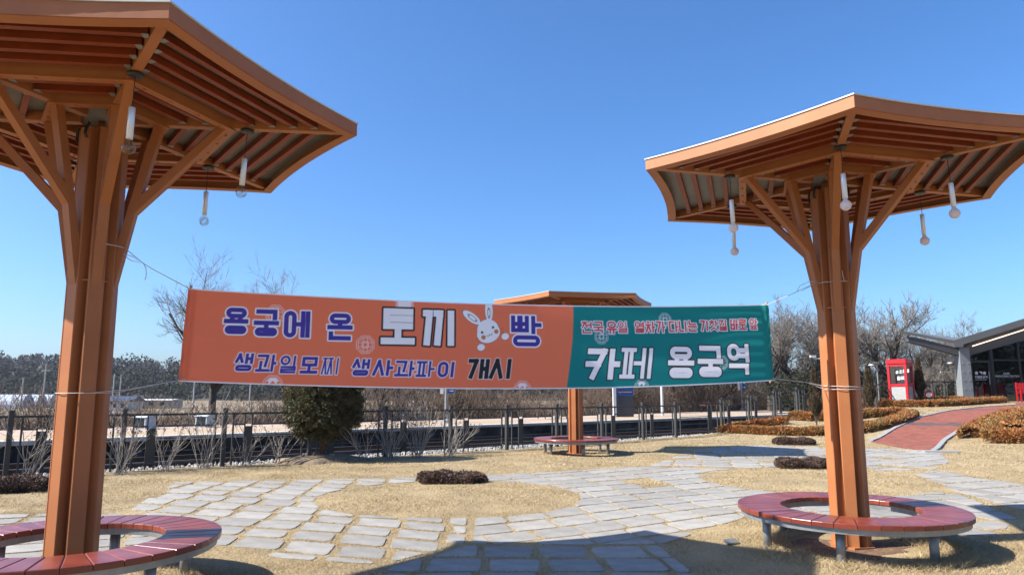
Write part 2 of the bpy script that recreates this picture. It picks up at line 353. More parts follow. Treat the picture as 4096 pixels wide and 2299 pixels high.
# ------------------------------------------------------------------ paving stones set in the lawn
def clip(poly, a, b):
    """keep the part of poly left of a->b"""
    out = []; ax, ay = a; bx, by = b
    def s(p): return (bx - ax) * (p[1] - ay) - (by - ay) * (p[0] - ax)
    for i in range(len(poly)):
        p, q = poly[i], poly[(i + 1) % len(poly)]; sp, sq = s(p), s(q)
        if sp >= 0: out.append(p)
        if sp * sq < 0: t = sp / (sp - sq); out.append((p[0] + (q[0] - p[0]) * t, p[1] + (q[1] - p[1]) * t))
    return out
def area(p): return 0.5 * sum(p[i][0] * p[(i + 1) % len(p)][1] - p[(i + 1) % len(p)][0] * p[i][1] for i in range(len(p)))
PATCH = [  # polygon (ccw), row angle, column angle, stone w, h, gap
    ([(-5.8, 12.4), (-5.0, 9.4), (-3.4, 7.4), (-2.1, 6.75), (-1.15, 6.5), (-.45, 7.4), (-.55, 9.5), (-1.0, 13.2)], -20, 94, .60, .50, .085),
    ([(-.43, 7.4), (1.55, 7.4), (2.9, 8.9), (4.3, 10.9), (4.4, 14.6), (2.6, 15.0), (-.6, 13.5), (-.5, 9.5)], 31, 105, .60, .52, .042),
    ([(-1.2, 5.0), (1.6, 5.0), (1.5, 7.38), (-.45, 7.38), (-1.1, 6.45)], -1, 92, .54, .58, .075),
    ([(-7.2, 9.0), (-6.6, 6.6), (-4.6, 6.0), (-3.45, 7.38), (-5.0, 9.3)], 22, 112, .60, .44, .07),
    ([(2.95, 8.9), (3.5, 8.05), (5.2, 7.8), (6.2, 8.9), (6.85, 11.2), (6.2, 11.3), (4.35, 10.9)], 14, 100, .6, .48, .035),
    ([(6.22, 8.9), (7.7, 8.0), (8.7, 11.4), (8.35, 14.2), (7.35, 14.0), (6.9, 11.3)], -70, 20, .62, .46, .035),
    ([(7.15, 14.1), (8.35, 14.25), (9.75, 16.0), (11.15, 18.7), (10.85, 20.0), (9.9, 20.3), (8.4, 18.0), (7.1, 15.5)], -62, 28, .62, .46, .035),
    ([(2.75, 15.1), (4.6, 14.7), (7.0, 15.4), (8.3, 18.0), (9.4, 19.8), (7.0, 21.2), (5.1, 20.0), (3.9, 17.4)], -8, 82, .62, .50, .05)]
STONES = []
for poly, ang, cang, sw, sh, gap in PATCH:
    a = R(ang); ca, sa = math.cos(a), math.sin(a); cb, sb = math.cos(R(cang)), math.sin(R(cang)); cx = sum(p[0] for p in poly) / len(poly); cy = sum(p[1] for p in poly) / len(poly)
    for j in range(-16, 17):
        off = random.uniform(-.07, .07); x = -9.0 + off
        while x < 9.0:
            w = sw * random.uniform(.985, 1.015); y = j * sh
            g = gap * random.uniform(.7, 1.3) / 2
            q = [(x + g, y + g), (x + w - g, y + g), (x + w - g, y + sh - g), (x + g, y + sh - g)]
            x += w
            q = [(cx + px * ca + py * cb + random.uniform(-.016, .016), cy + px * sa + py * sb + random.uniform(-.016, .016)) for px, py in q]
            for i in range(len(poly)):
                p0, p1 = poly[i], poly[(i + 1) % len(poly)]; L_ = math.hypot(p1[0] - p0[0], p1[1] - p0[1]); nx, ny = -(p1[1] - p0[1]) / L_ * .03, (p1[0] - p0[0]) / L_ * .03
                q = clip(q, (p0[0] + nx, p0[1] + ny), (p1[0] + nx, p1[1] + ny))
                if len(q) < 3: break
            if len(q) < 3: continue
            for ix, iy, ir in ISL:
                mx = sum(p[0] for p in q) / len(q) - ix; my = sum(p[1] for p in q) / len(q) - iy; dl = math.hypot(mx, my)
                if dl < ir + .8:
                    ux, uy = mx / dl, my / dl; t0 = (ix + ux * (ir + .05), iy + uy * (ir + .05)); q = clip(q, t0, (t0[0] + uy, t0[1] - ux))
                    if len(q) < 3: break
            if len(q) < 3 or area(q) < 0.05: continue
            mx = sum(p[0] for p in q) / len(q); my = sum(p[1] for p in q) / len(q)
            if random.random() < (0.015 if my < 12 else 0.10): continue
            if (mx + 3.43) ** 2 + (my - 5.71) ** 2 < 0.5 or ((mx - 3.42) ** 2 + (my - 7.39) ** 2 < 0.62): continue
            q2 = []
            for px, py in q:
                X, Y = px, py
                for _ in range(4): k_ = 1 + DIP / 1.5 * float(dipw(X, Y)); X, Y = px * k_, py * k_
                q2.append((X, Y))
            STONES.append(q2)
def rounded(q, r):
    out = []
    for i in range(len(q)):
        p, a, c = Vector(q[i]), Vector(q[i - 1]), Vector(q[(i + 1) % len(q)])
        e1 = (a - p); e2 = (c - p); l1 = min(r, e1.length * .4); l2 = min(r, e2.length * .4)
        if e1.length < 1e-4 or e2.length < 1e-4: continue
        s0 = p + e1.normalized() * l1; s1 = p + e2.normalized() * l2; mid = p * .45 + (s0 + s1) * .275
        out += [tuple(s0), tuple(mid), tuple(s1)]
    return out
def stone_geo(q, h0):
    """lists of verts and faces in coordinates relative to the stone centre"""
    rr = rounded(q, random.uniform(.025, .09)); mx = sum(p[0] for p in rr) / len(rr); my = sum(p[1] for p in rr) / len(rr)
    z = float(gz(mx, my)) + h0; tx = float(gz(mx + .15, my) - gz(mx - .15, my)) / .3 + random.uniform(-.004, .004); ty = float(gz(mx, my + .15) - gz(mx, my - .15)) / .3 + random.uniform(-.004, .004); n = len(rr)
    v = [((p[0] - mx), (p[1] - my), -0.05) for p in rr] + [((p[0] - mx), (p[1] - my), -0.004 + tx * (p[0] - mx) + ty * (p[1] - my)) for p in rr]
    v += [((p[0] - mx) * .985, (p[1] - my) * .985, tx * (p[0] - mx) + ty * (p[1] - my)) for p in rr]
    f = []
    for k in range(2):
        for i in range(n): j = (i + 1) % n; f.append((k * n + i, k * n + j, k * n + n + j, k * n + n + i))
    f.append(tuple(2 * n + i for i in range(n)))
    return (mx, my, z), v, f
STONES.sort(key=lambda q: -area(q) / (max(4, sum(p[1] for p in q) / len(q)) ** 2))
rest = MB()
for i, q in enumerate(STONES):
    c, v, f = stone_geo(q, random.uniform(.007, .011))
    if i < 300:
        me = bpy.data.meshes.new('paving_stone'); me.from_pydata(v, [], f); me.update(); me.materials.append(MATS['stone'])
        link('paving_stone', me, lawn, c)
    else:
        o_ = len(rest.v); rest.v += [(p[0] + c[0], p[1] + c[1], p[2] + c[2]) for p in v]; rest.f += [tuple(k + o_ for k in ff) for ff in f]
tag(rest.build('far_paving_stones', 'stone', lawn), kind='stuff')

# stone mask for the grass
MX0, MY0, MRES = -9.0, 4.5, 0.02; MW, MH = int(21 / MRES), int(17.5 / MRES)
mask = np.zeros((MH, MW), bool)
for q in STONES:
    xs = [p[0] for p in q]; ys = [p[1] for p in q]
    i0, i1 = max(0, int((min(xs) - MX0) / MRES)), min(MW, int((max(xs) - MX0) / MRES) + 1); j0, j1 = max(0, int((min(ys) - MY0) / MRES)), min(MH, int((max(ys) - MY0) / MRES) + 1)
    if i1 <= i0 or j1 <= j0: continue
    X, Y = np.meshgrid(MX0 + (np.arange(i0, i1) + .5) * MRES, MY0 + (np.arange(j0, j1) + .5) * MRES); ins = np.ones(X.shape, bool)
    for k in range(len(q)):
        a_, b_ = q[k], q[(k + 1) % len(q)]; L_ = math.hypot(b_[0] - a_[0], b_[1] - a_[1]) + 1e-6
        ins &= ((b_[0] - a_[0]) * (Y - a_[1]) - (b_[1] - a_[1]) * (X - a_[0])) / L_ > 0.018
    mask[j0:j1, i0:i1] |= ins
def on_stone(x, y):
    i = ((x - MX0) / MRES).astype(int); j = ((y - MY0) / MRES).astype(int); ok = (i >= 0) & (i < MW) & (j >= 0) & (j < MH)
    return ok & mask[np.clip(j, 0, MH - 1), np.clip(i, 0, MW - 1)]
# red brick path outline is needed to keep grass off it
PATH_L = [(11.06, 22.0), (13.10, 24.4), (15.56, 27.1), (17.5, 29.3), (19.45, 31.2), (21.16, 32.5), (22.67, 33.3), (24.2, 33.9)]
PATH_R = [(11.0, 18.9), (12.95, 21.6), (14.51, 23.2), (16.06, 24.4), (18.2, 26.2), (20.55, 28.5), (23.5, 30.5), (27.0, 32.0)]
def in_path(x, y):
    inside = np.zeros(len(x), bool)
    P = PATH_L + PATH_R[::-1]
    for i in range(len(P)):
        x0, y0 = P[i]; x1, y1 = P[(i + 1) % len(P)]
        c = ((y0 > y) != (y1 > y)) & (x < (x1 - x0) * (y - y0) / (y1 - y0 + 1e-9) + x0); inside ^= c
    return inside

# dry grass blades
def blades(n, x0, x1, y0, y1, hmin, hmax, w):
    x = rng.uniform(x0, x1, n); y = rng.uniform(y0, y1, n)
    vis = np.abs(x) < 0.80 * y + 1.0
    u_, d_ = (x - FP0[0]) * E1[0] + (y - FP0[1]) * E1[1], (x - FP0[0]) * N1[0] + (y - FP0[1]) * N1[1]
    ok = vis & (d_ < edge_d(u_) + .15) & ~on_stone(x, y) & ~in_path(x, y)
    clump = 0.5 + 0.5 * np.sin(x * 3.1 + 2 * np.sin(y * 2.3)) * np.cos(y * 2.7 + 1.5 * np.sin(x * 1.9))
    ok &= rng.uniform(size=n) < 0.55 + 0.45 * clump
    rb = np.hypot(x - 3.42, y - 7.39); rl = np.hypot(x + 3.43, y - 5.71)
    ok &= ~((rb < .62) & (rng.uniform(size=n) < .85)) & ~((rl < .62) & (rng.uniform(size=n) < .7))
    ok &= ~((np.hypot((x + 4.3) / 1.15, y - 16.3) < .75) & (rng.uniform(size=n) < .85))
    x, y, clump, rb, rl = x[ok], y[ok], clump[ok], rb[ok], rl[ok]; n = len(x)
    h = rng.uniform(hmin, hmax, n) * (0.7 + 0.6 * clump) * np.where((rb < 1.1) & (rb > .55) | (rl < 1.1) & (rl > .55), 2.3, 1.0)
    edge = np.zeros(n)
    z = gz(x, y) - 0.006
    lean = rng.normal(size=(n, 2)) * 1.15; az = rng.uniform(0, math.pi, n)
    P = np.stack([x, y, z], 1); a = np.stack([np.cos(az), np.sin(az), 0 * az], 1) * (w * rng.uniform(.6, 1.4, n) / 2)[:, None]
    tip = P + np.stack([lean[:, 0] * h, lean[:, 1] * h, h], 1)
    return np.stack([P - a, P + a, tip], 1).reshape(-1, 3)
G = [blades(340000, -6.5, 7.0, 5.0, 9.5, .012, .034, .0055), blades(290000, -10, 10.5, 9.5, 15, .013, .034, .009), blades(240000, -13, 16, 15, 24, .014, .034, .016), blades(90000, 4, 26, 24, 38, .016, .036, .03)]
# longer tufts at the stone joints and fence foot
V = np.concatenate(G)
tag(link('dry_grass', np_mesh('dry_grass', V, np.arange(len(V)).reshape(-1, 3), 'straw')), 'short matted straw coloured winter grass', 'grass', kind='stuff')

# bare soil under the right shelter
def disc_patch(name, cx, cy, rx, ry, m, label, cat, h=0.004, mound=0.0, nseg=40, nr=9):
    V = []; F = []
    for i in range(nr):
        t = i / (nr - 1)
        for j in range(nseg):
            a = 2 * math.pi * j / nseg; rr = t * (1 + .16 * math.sin(3 * a + 1) + .1 * math.sin(7 * a) + .06 * math.sin(13 * a + 2)); x = cx + rx * rr * math.cos(a); y = cy + ry * rr * math.sin(a)
            z = float(gz(x, y)) + (h if i < nr - 1 else -0.03) + mound * (max(0, 1 - t * t)) + (mound * .25 * math.sin(9 * x + 3 * y) * math.sin(7 * y) * (1 - t) if mound else 0)
            V.append((x, y, z))
    for i in range(nr - 1):
        for j in range(nseg): k = (j + 1) % nseg; F.append((i * nseg + j, (i + 1) * nseg + j, (i + 1) * nseg + k, i * nseg + k))
    return tag(link(name, np_mesh(name, V, F, m, True)), label, cat, kind='structure')
disc_patch('soil_patch', 3.35, 7.30, .62, .50, 'soil', 'bare reddish soil around the foot of the right shelter', 'soil')
disc_patch('soil_patch', -3.43, 5.71, .55, .5, 'soil', 'bare soil around the foot of the left shelter', 'soil')
disc_patch('soil_patch', 1.64, 18.35, .6, .5, 'soil', 'bare soil around the foot of the far shelter', 'soil')
disc_patch('soil_mound', -4.30, 16.25, 1.05, .72, 'mound_soil', 'low mound of dug earth at the foot of the clipped conifer', 'soil', mound=.16)
for i in range(12):
    a = random.uniform(0, 6.28); rr = random.uniform(.25, 1.0); x = -4.3 + 1.0 * rr * math.cos(a); y = 16.2 + .68 * rr * math.sin(a); s_ = random.uniform(.02, .065)
    b = MB(); b.lathe([(s_ * .4, -s_ * .5), (s_, -s_ * .1), (s_ * .8, s_ * .45), (s_ * .3, s_ * .62)], 6)
    b.v = [(p[0] * random.uniform(.8, 1.3), p[1] * random.uniform(.8, 1.2), p[2]) for p in b.v]
    tag(b.build('rock', 'rock', None, (x, y, float(gz(x, y)) + .16 * (1 - rr * rr) + s_ * .15), random.uniform(0, 3)), 'small dark stone lying on the earth mound under the conifer', 'stone', 'stones on the earth mound')

# ------------------------------------------------------------------ umbrella shelters
SHEL = [(-3.4265, 5.7068, 39.04, -.0205, .0194, 'large rust brown hexagonal umbrella shelter on the left, cut by the frame'),
        (3.4238, 7.3897, -18.4, .0112, .019, 'rust brown hexagonal umbrella shelter on the right beside the teal banner end'),
        (1.637, 18.35, -21.26, 0, 0, 'distant rust brown umbrella shelter half hidden behind the banner')]
ZB = 3.785
def pk(k, r, w, z): t = R(60 * k); return (r * math.sin(t) + w * math.cos(t), -r * math.cos(t) + w * math.sin(t), z)
def hexpt(r, k, z): t = R(60 * k); return Vector((r * math.sin(t), -r * math.cos(t), z))
def edge_curve(k, r, sag, n=14):
    a, c = hexpt(r, k, 0), hexpt(r, k + 1, 0); m = (a + c) / 2; inward = -m.normalized(); out = []
    for i in range(n + 1):
        f = i / n; out.append(a.lerp(c, f) + inward * sag * 4 * f * (1 - f))
    return out
def make_shelter_meshes():
    D = {}
    b = MB(); b.prism([pk(0, r, w, 0) for r, w in ((.10, -.057), (.174, -.057), (.18, -.051), (.18, .051), (.174, .057), (.10, .057))], [pk(0, r, w, 3.70) for r, w in ((.10, -.057), (.174, -.057), (.18, -.051), (.18, .051), (.174, .057), (.10, .057))]); D['column'] = b.mesh('column', 'paint')
    b = MB(); b.prism([hexpt(.105, k + .5, .02) for k in range(6)], [hexpt(.105, k + .5, 3.68) for k in range(6)]); D['core'] = b.mesh('core', 'paint')
    b = MB()
    for k in range(6): b.prism([pk(k + .5, .11, -.05, 2.395), pk(k + .5, .152, -.045, 2.395), pk(k + .5, .152, .045, 2.395), pk(k + .5, .11, .05, 2.395)], [pk(k + .5, .11, -.05, 2.41), pk(k + .5, .152, -.045, 2.41), pk(k + .5, .152, .045, 2.41), pk(k + .5, .11, .05, 2.41)])
    D['collar_plate'] = b.mesh('collar_plate', 'paint')
    b = MB(); b.prism([hexpt(.23, k, -.03) for k in range(6)], [hexpt(.23, k, .016) for k in range(6)]); D['base_plate'] = b.mesh('base_plate', 'paint')
    out = [(.1801, 2.36), (.30, 3.0), (1.01, ZB + .01), (.93, ZB + .01), (.335, 3.155), (.478, ZB + .01), (.405, ZB + .01), (.1801, 2.76)]
    b = MB(); b.prism([pk(0, r, -.036, z) for r, z in out], [pk(0, r, .036, z) for r, z in out]); D['strut'] = b.mesh('strut', 'paint')
    def ring(r, th, z0, z1, name):
        b = MB()
        a = [hexpt(r, 0, z0), hexpt(r, 1, z0), hexpt(r - th, 1, z0), hexpt(r - th, 0, z0)]; c = [Vector((p.x, p.y, z1)) for p in a]
        b.prism(a, c)
        a = [hexpt(r + .012, 0, z0 - .011), hexpt(r + .012, 1, z0 - .011), hexpt(r - th - .012, 1, z0 - .011), hexpt(r - th - .012, 0, z0 - .011)]; c = [Vector((p.x, p.y, z0 - .001)) for p in a]
        b.prism(a, c)
        for f in (.12, .36, .64, .88):
            p = hexpt(r - th / 2, 0, 0).lerp(hexpt(r - th / 2, 1, 0), f); b.lathe([(.011, z0 - .012), (.011, z0 - .018), (.006, z0 - .022)], 7, (p.x, p.y, 0))
        D[name] = b.mesh(name, 'paint')
    ring(1.055, .062, ZB, ZB + .091, 'outer_ring_beam'); ring(.505, .062, ZB + .002, ZB + .090, 'inner_ring_beam')
    b = MB(); b.prism([pk(0, .19, w, ZB + .006) for w in (-.034, .034)] + [pk(0, 2.07, w, ZB + .006) for w in (.034, -.034)], [pk(0, .19, w, ZB + .088) for w in (-.034, .034)] + [pk(0, 2.07, w, ZB + .088) for w in (.034, -.034)]); D['rafter'] = b.mesh('rafter', 'paint')
    # fascia with inward bowed edge, lower lip
    for nm, (ro, ri, z0, z1, mt) in {'fascia': (2.12, 2.075, ZB - .006, ZB + .098, 'paint'), 'fascia_lip': (2.112, 2.0, ZB - .012, ZB - .0065, 'paint'), 'edge_trim': (2.132, 2.05, ZB + .102, ZB + .114, 'white_trim')}.items():
        o = edge_curve(0, ro, .065); i = edge_curve(0, ri, .065); b = MB(); n = len(o)
        ringpts = o + i[::-1]
        b.v = [(p.x, p.y, z0) for p in o] + [(p.x, p.y, z0) for p in i] + [(p.x, p.y, z1) for p in o] + [(p.x, p.y, z1) for p in i]
        for q in range(n - 1):
            b.f += [(q, q + 1, 2 * n + q + 1, 2 * n + q), (n + q + 1, n + q, 3 * n + q, 3 * n + q + 1), (q + 1, q, n + q, n + q + 1), (2 * n + q, 2 * n + q + 1, 3 * n + q + 1, 3 * n + q)]
        b.f += [(0, 2 * n, 3 * n, n), (n - 1, 2 * n - 1, 4 * n - 1, 3 * n - 1)]
        D[nm] = b.mesh(nm, mt)
    D['slat'] = []
    for r in (.67, .86, 1.24, 1.42, 1.60, 1.78):
        a, c = hexpt(r, 0, 0), hexpt(r, 1, 0); d = (c - a).normalized(); a = a + d * .045; c = c - d * .045; q = Vector((-d.y, d.x, 0)) * .024
        b = MB(); b.prism([(a + q) + Vector((0, 0, ZB + .026)), (a - q) + Vector((0, 0, ZB + .026)), (a - q) + Vector((0, 0, ZB + .080)), (a + q) + Vector((0, 0, ZB + .080))], [(c + q) + Vector((0, 0, ZB + .026)), (c - q) + Vector((0, 0, ZB + .026)), (c - q) + Vector((0, 0, ZB + .080)), (c + q) + Vector((0, 0, ZB + .080))])
        D['slat'].append(b.mesh('slat', 'slat_wood'))
    D['bracket'] = []
    for r in (.67, .86, 1.24, 1.42, 1.60, 1.78):
        for e_ in (0, 1):
            a, c = hexpt(r, 0, 0), hexpt(r, 1, 0); d = (c - a).normalized(); p_ = a + d * .062 if e_ == 0 else c - d * .062; b = MB(); b.box((p_.x, p_.y, ZB + .0238), .022, .030, .002, d, (-d.y, d.x, 0)); D['bracket'].append(b.mesh('bracket', 'steel'))
    o = edge_curve(0, 2.06, .065); b = MB()
    ringp = [Vector((0, 0, 0))] + o
    b.prism([(p.x, p.y, ZB + .092) for p in ringp], [(p.x, p.y, ZB + .100) for p in ringp]); D['roof_sheet'] = b.mesh('roof_sheet', 'roof_sheet')
    b = MB(); b.tube([(.03, -.19, 3.60), (.03, -.205, 3.63), (.035, -.20, 3.68), (.05, -.185, 3.73)], .011, 6); D['conduit'] = b.mesh('conduit', 'black_plastic')
    return D
SM = make_shelter_meshes()
SMAT = []
for x, y, a, tx, ty, lab in SHEL:
    M = Matrix.Translation((x, y, float(gz(x, y)))) @ Matrix.Rotation(tx, 4, 'Y') @ Matrix.Rotation(-ty, 4, 'X') @ Matrix.Rotation(R(a), 4, 'Z')
    SMAT.append(M)
    rt = empty('umbrella_shelter', label=lab, cat='shelter', group='hexagonal umbrella shelters', M=M)
    for nm in ('core', 'collar_plate', 'base_plate'): link(nm, SM[nm], rt)
    for k in range(6):
        for nm in ('column', 'strut', 'outer_ring_beam', 'inner_ring_beam', 'rafter', 'fascia', 'roof_sheet', 'conduit'):
            o = link(nm, SM[nm], rt, None, R(60 * k))
            if nm == 'fascia':
                link('fascia_lip', SM['fascia_lip'], o); link('edge_trim', SM['edge_trim'], o)
        for si_, s_ in enumerate(SM['slat']):
            so = link('slat', s_, rt, None, R(60 * k))
            if lab.startswith('distant'): continue
            for e_ in (0, 1): link('bracket', SM['bracket'][si_ * 2 + e_], so)

# pendant lamps hanging from the rafters
def lamp_meshes():
    D = {}
    b = MB(); b.lathe([(.055, 0), (.058, -.008), (.056, -.022), (.045, -.027), (.012, -.029)][::-1], 18); D['mount'] = b.mesh('mount', 'black_plastic', True)
    b = MB(); b.tube([(0, 0, -.025), (.001, 0, -.15), (0, 0, -.27)], .0032, 5); D['cord'] = b.mesh('cord', 'black_plastic')
    b = MB(); b.lathe([(.006, -.262), (.0225, -.265), (.0235, -.27), (.0235, -.503), (.020, -.505)][::-1], 18); D['tube'] = b.mesh('tube', 'chrome', True)
    prof = [(.016, -.500), (.018, -.515), (.030, -.527)] + [(.05 * math.sin(t), -.570 - .05 * math.cos(math.pi - t)) for t in np.linspace(R(48), R(172), 12)]
    prof = [(r, -.57 + .05 * math.cos(t)) if False else (r, z) for r, z in [(.016, -.500), (.018, -.515)] + [(.05 * math.sin(t), -.570 + .05 * math.cos(t)) for t in np.linspace(R(35), R(172), 14)]]
    b = MB(); b.lathe(prof[::-1], 20); D['frosted'] = b.mesh('bulb', 'frosted_bulb', True)
    b = MB(); b.lathe(prof[::-1], 20); D['clear'] = b.mesh('bulb', 'bulb_glass', True)
    b = MB()
    for i in range(7):
        pts = []
        for t in np.linspace(0, 1, 9):
            v = Vector((math.sin(3 * t + i), math.cos(4.1 * t + 2 * i), math.sin(5 * t + 1.3 * i))).normalized() * .043; pts.append((v.x, v.y, -.572 + v.z))
        b.tube(pts, .0012, 3)
    D['filament'] = b.mesh('filament', 'gold_wire')
    return D
LM = lamp_meshes()
LWORD = {0: 'at the near corner', 1: 'at the right corner', 2: 'at the back right corner', 3: 'behind the trunk', 4: 'at the back left corner', 5: 'at the left corner'}
for si, nm in enumerate(('left', 'right', 'far')):
    for k in range(6):
        if si == 0 and k in (4, 5): continue
        p = SMAT[si] @ Vector(pk(k, 1.17, 0, ZB + .005))
        t = 'clear wire filled' if si == 0 else 'milky white'
        rt = empty('pendant_lamp', label='%s globe pendant lamp hanging %s of the %s shelter' % (t, LWORD[k], nm), cat='lamp', group='pendant lamps under the shelters',
                   M=Matrix.Translation(p) @ Matrix.Rotation(random.uniform(-.03, .03) + (.035 if si == 0 else -.03), 4, 'Y') @ Matrix.Rotation(random.uniform(0, 6), 4, 'Z'))
        for q in ('mount', 'cord', 'tube'): link(q, LM[q], rt)
        bl = link('bulb', LM['clear' if si == 0 else 'frosted'], rt)
        if si == 0: link('filament', LM['filament'], bl)

# ring benches
def plank_mesh(n=36, ro=1.075, ri=.65, z0=.338, z1=.383):
    h = math.pi / n; g = .0028; c = .007; b = MB()
    def ring(inset, z, io):
        out = []
        for r, s in ((ri + io, -1), (ro - io, -1), (ro - io, 0), (ro - io, 1), (ri + io, 1), (ri + io, 0)):
            w = r * math.tan(h) - g - inset
            rr = r / math.cos(0) if s else r / math.cos(h) * 1.0
            out.append((s * w, -(r if s else rr), z))
        return out
    rs = [ring(0, z0, 0), ring(0, z1 - c, 0), ring(c * .5, z1 - c * .3, c * .35), ring(c, z1, c)]
    o = 0
    for r in rs: b.v += r
    for q in range(3):
        for i in range(6): j = (i + 1) % 6; b.f.append((q * 6 + i, q * 6 + j, q * 6 + 6 + j, q * 6 + 6 + i))
    b.f.append(tuple(reversed(range(6)))); b.f.append(tuple(18 + i for i in range(6)))
    return b.mesh('plank', 'plank')
PLK = plank_mesh()
b = MB()
def annulus(b, ri, ro, z0, z1, n=72):
    o = len(b.v)
    for r, z in ((ri, z0), (ro, z0), (ro, z1), (ri, z1)):
        for j in range(n): t = 2 * math.pi * j / n; b.v.append((r * math.cos(t), r * math.sin(t), z))
    for q in range(4):
        for j in range(n): k = (j + 1) % n; b.f.append((o + q * n + j, o + q * n + k, o + ((q + 1) % 4) * n + k, o + ((q + 1) % 4) * n + j))
annulus(b, 1.0, 1.05, .285, .3375); annulus(b, .665, .70, .285, .3375)
for k in range(12):
    t = R(30 * k); d = Vector((math.cos(t), math.sin(t), 0)); b.box(d * .85 + Vector((0, 0, .318)), .149, .02, .018, d, (-d.y, d.x, 0))
FRM = b.mesh('frame', 'steel')
b = MB(); b.lathe([(.042, -.08), (.042, .3165)], 16); LEG = b.mesh('leg', 'steel', True)
b = MB(); b.lathe([(.06, .0), (.06, .012)], 16); 
BEN = [(-3.4265, 5.7068, R(5), 'round red plank bench circling the left shelter, cut by the frame edge'), (3.4238, 7.3897, R(-34), 'round red plank bench circling the trunk of the right shelter'), (1.637, 18.35, R(-56), 'distant round red plank bench around the shelter behind the banner')]
for x, y, lr, lab in BEN:
    rt = empty('ring_bench', (x, y, float(gz(x, y))), R(3), lab, 'bench', 'round benches under the shelters')
    for k in range(36): link('plank', PLK, rt, (0, 0, random.uniform(-.0012, .0012)), R(10 * k))
    link('frame', FRM, rt)
    for k in range(6):
        a = lr + R(60 * k); link('leg', LEG, rt, (.84 * math.sin(a), -.84 * math.cos(a), 0))

# ------------------------------------------------------------------ hangul strokes
INI = 'ㄱㄲㄴㄷㄸㄹㅁㅂㅃㅅㅆㅇㅈㅉㅊㅋㅌㅍㅎ'; FIN = {1: 'ㄱ', 4: 'ㄴ', 8: 'ㄹ', 16: 'ㅁ', 17: 'ㅂ', 19: 'ㅅ', 21: 'ㅇ', 26: 'ㅍ'}
def cons(c, x0, y0, x1, y1, t, slant=False):
    h = t / 2; dbl = {'ㄲ': 'ㄱ', 'ㅃ': 'ㅂ', 'ㅉ': 'ㅈ', 'ㅆ': 'ㅅ', 'ㄸ': 'ㄷ'}
    if c in dbl:
        m = (x0 + x1) / 2; ov = t * (.35 if c == 'ㅃ' else -.05)
        return cons(dbl[c], x0, y0, m + ov, y1, t, slant) + cons(dbl[c], m - ov, y0, x1, y1, t, slant)
    X0, X1, Y0, Y1 = x0 + h, x1 - h, y0 + h, y1 - h; M = (X0 + X1) / 2; Ym = (Y0 + Y1) / 2; S = lambda *p: ('s',) + p
    bx = X0 + (X1 - X0) * .30 if slant else X1
    if c == 'ㄱ': return [S(X0, Y1, X1, Y1), S(X1, Y1, bx, Y0)]
    if c == 'ㅋ': return [S(X0, Y1, X1, Y1), S(X1, Y1, bx, Y0), S(X0 - (.06 * (x1 - x0) if slant else 0), Ym, (X1 + bx) / 2, Ym)]
    if c == 'ㄴ': return [S(X0, Y1, X0, Y0), S(X0, Y0, X1, Y0)]
    if c == 'ㄷ': return [S(X0, Y1, X1, Y1), S(X0, Y1, X0, Y0), S(X0, Y0, X1, Y0)]
    if c == 'ㅌ': return [S(X0, Y1, X1, Y1), S(X0, Y1, X0, Y0), S(X0, Y0, X1, Y0), S(X0, Ym, X1, Ym)]
    if c == 'ㄹ': return [S(X0, Y1, X1, Y1), S(X1, Y1, X1, Ym), S(X1, Ym, X0, Ym), S(X0, Ym, X0, Y0), S(X0, Y0, X1, Y0)]
    if c == 'ㅁ': return [S(X0, Y1, X1, Y1), S(X0, Y1, X0, Y0), S(X0, Y0, X1, Y0), S(X1, Y1, X1, Y0)]
    if c == 'ㅂ': return [S(X0, Y1, X0, Y0), S(X1, Y1, X1, Y0), S(X0, Y0, X1, Y0), S(X0, Ym, X1, Ym)]
    if c == 'ㅅ': return [S(M, Y1, X0, Y0), S(M, Y1, X1, Y0)]
    if c == 'ㅈ': return [S(X0, Y1, X1, Y1), S(M, Y1, X0, Y0), S(M, Y1, X1, Y0)]
    if c == 'ㅊ': Yt = Y1 - (Y1 - Y0) * .28; return [S(M - (X1 - X0) * .16, Y1, M + (X1 - X0) * .16, Y1), S(X0, Yt, X1, Yt), S(M, Yt, X0, Y0), S(M, Yt, X1, Y0)]
    if c == 'ㅍ': q = (X1 - X0) * .24; return [S(X0, Y1, X1, Y1), S(X0, Y0, X1, Y0), S(M - q, Y1, M - q, Y0), S(M + q, Y1, M + q, Y0)]
    if c == 'ㅇ': return [('r', M, Ym, (X1 - X0) / 2, (Y1 - Y0) / 2)]
    if c == 'ㅎ': Yt = Y0 + (Y1 - Y0) * .62; return [S(M - (X1 - X0) * .2, Y1, M + (X1 - X0) * .2, Y1), S(X0, Yt + t * .15, X1, Yt + t * .15), ('r', M, (Y0 + Yt - t) / 2, (X1 - X0) * .38, max(.001, (Yt - t - Y0) / 2))]
    return []
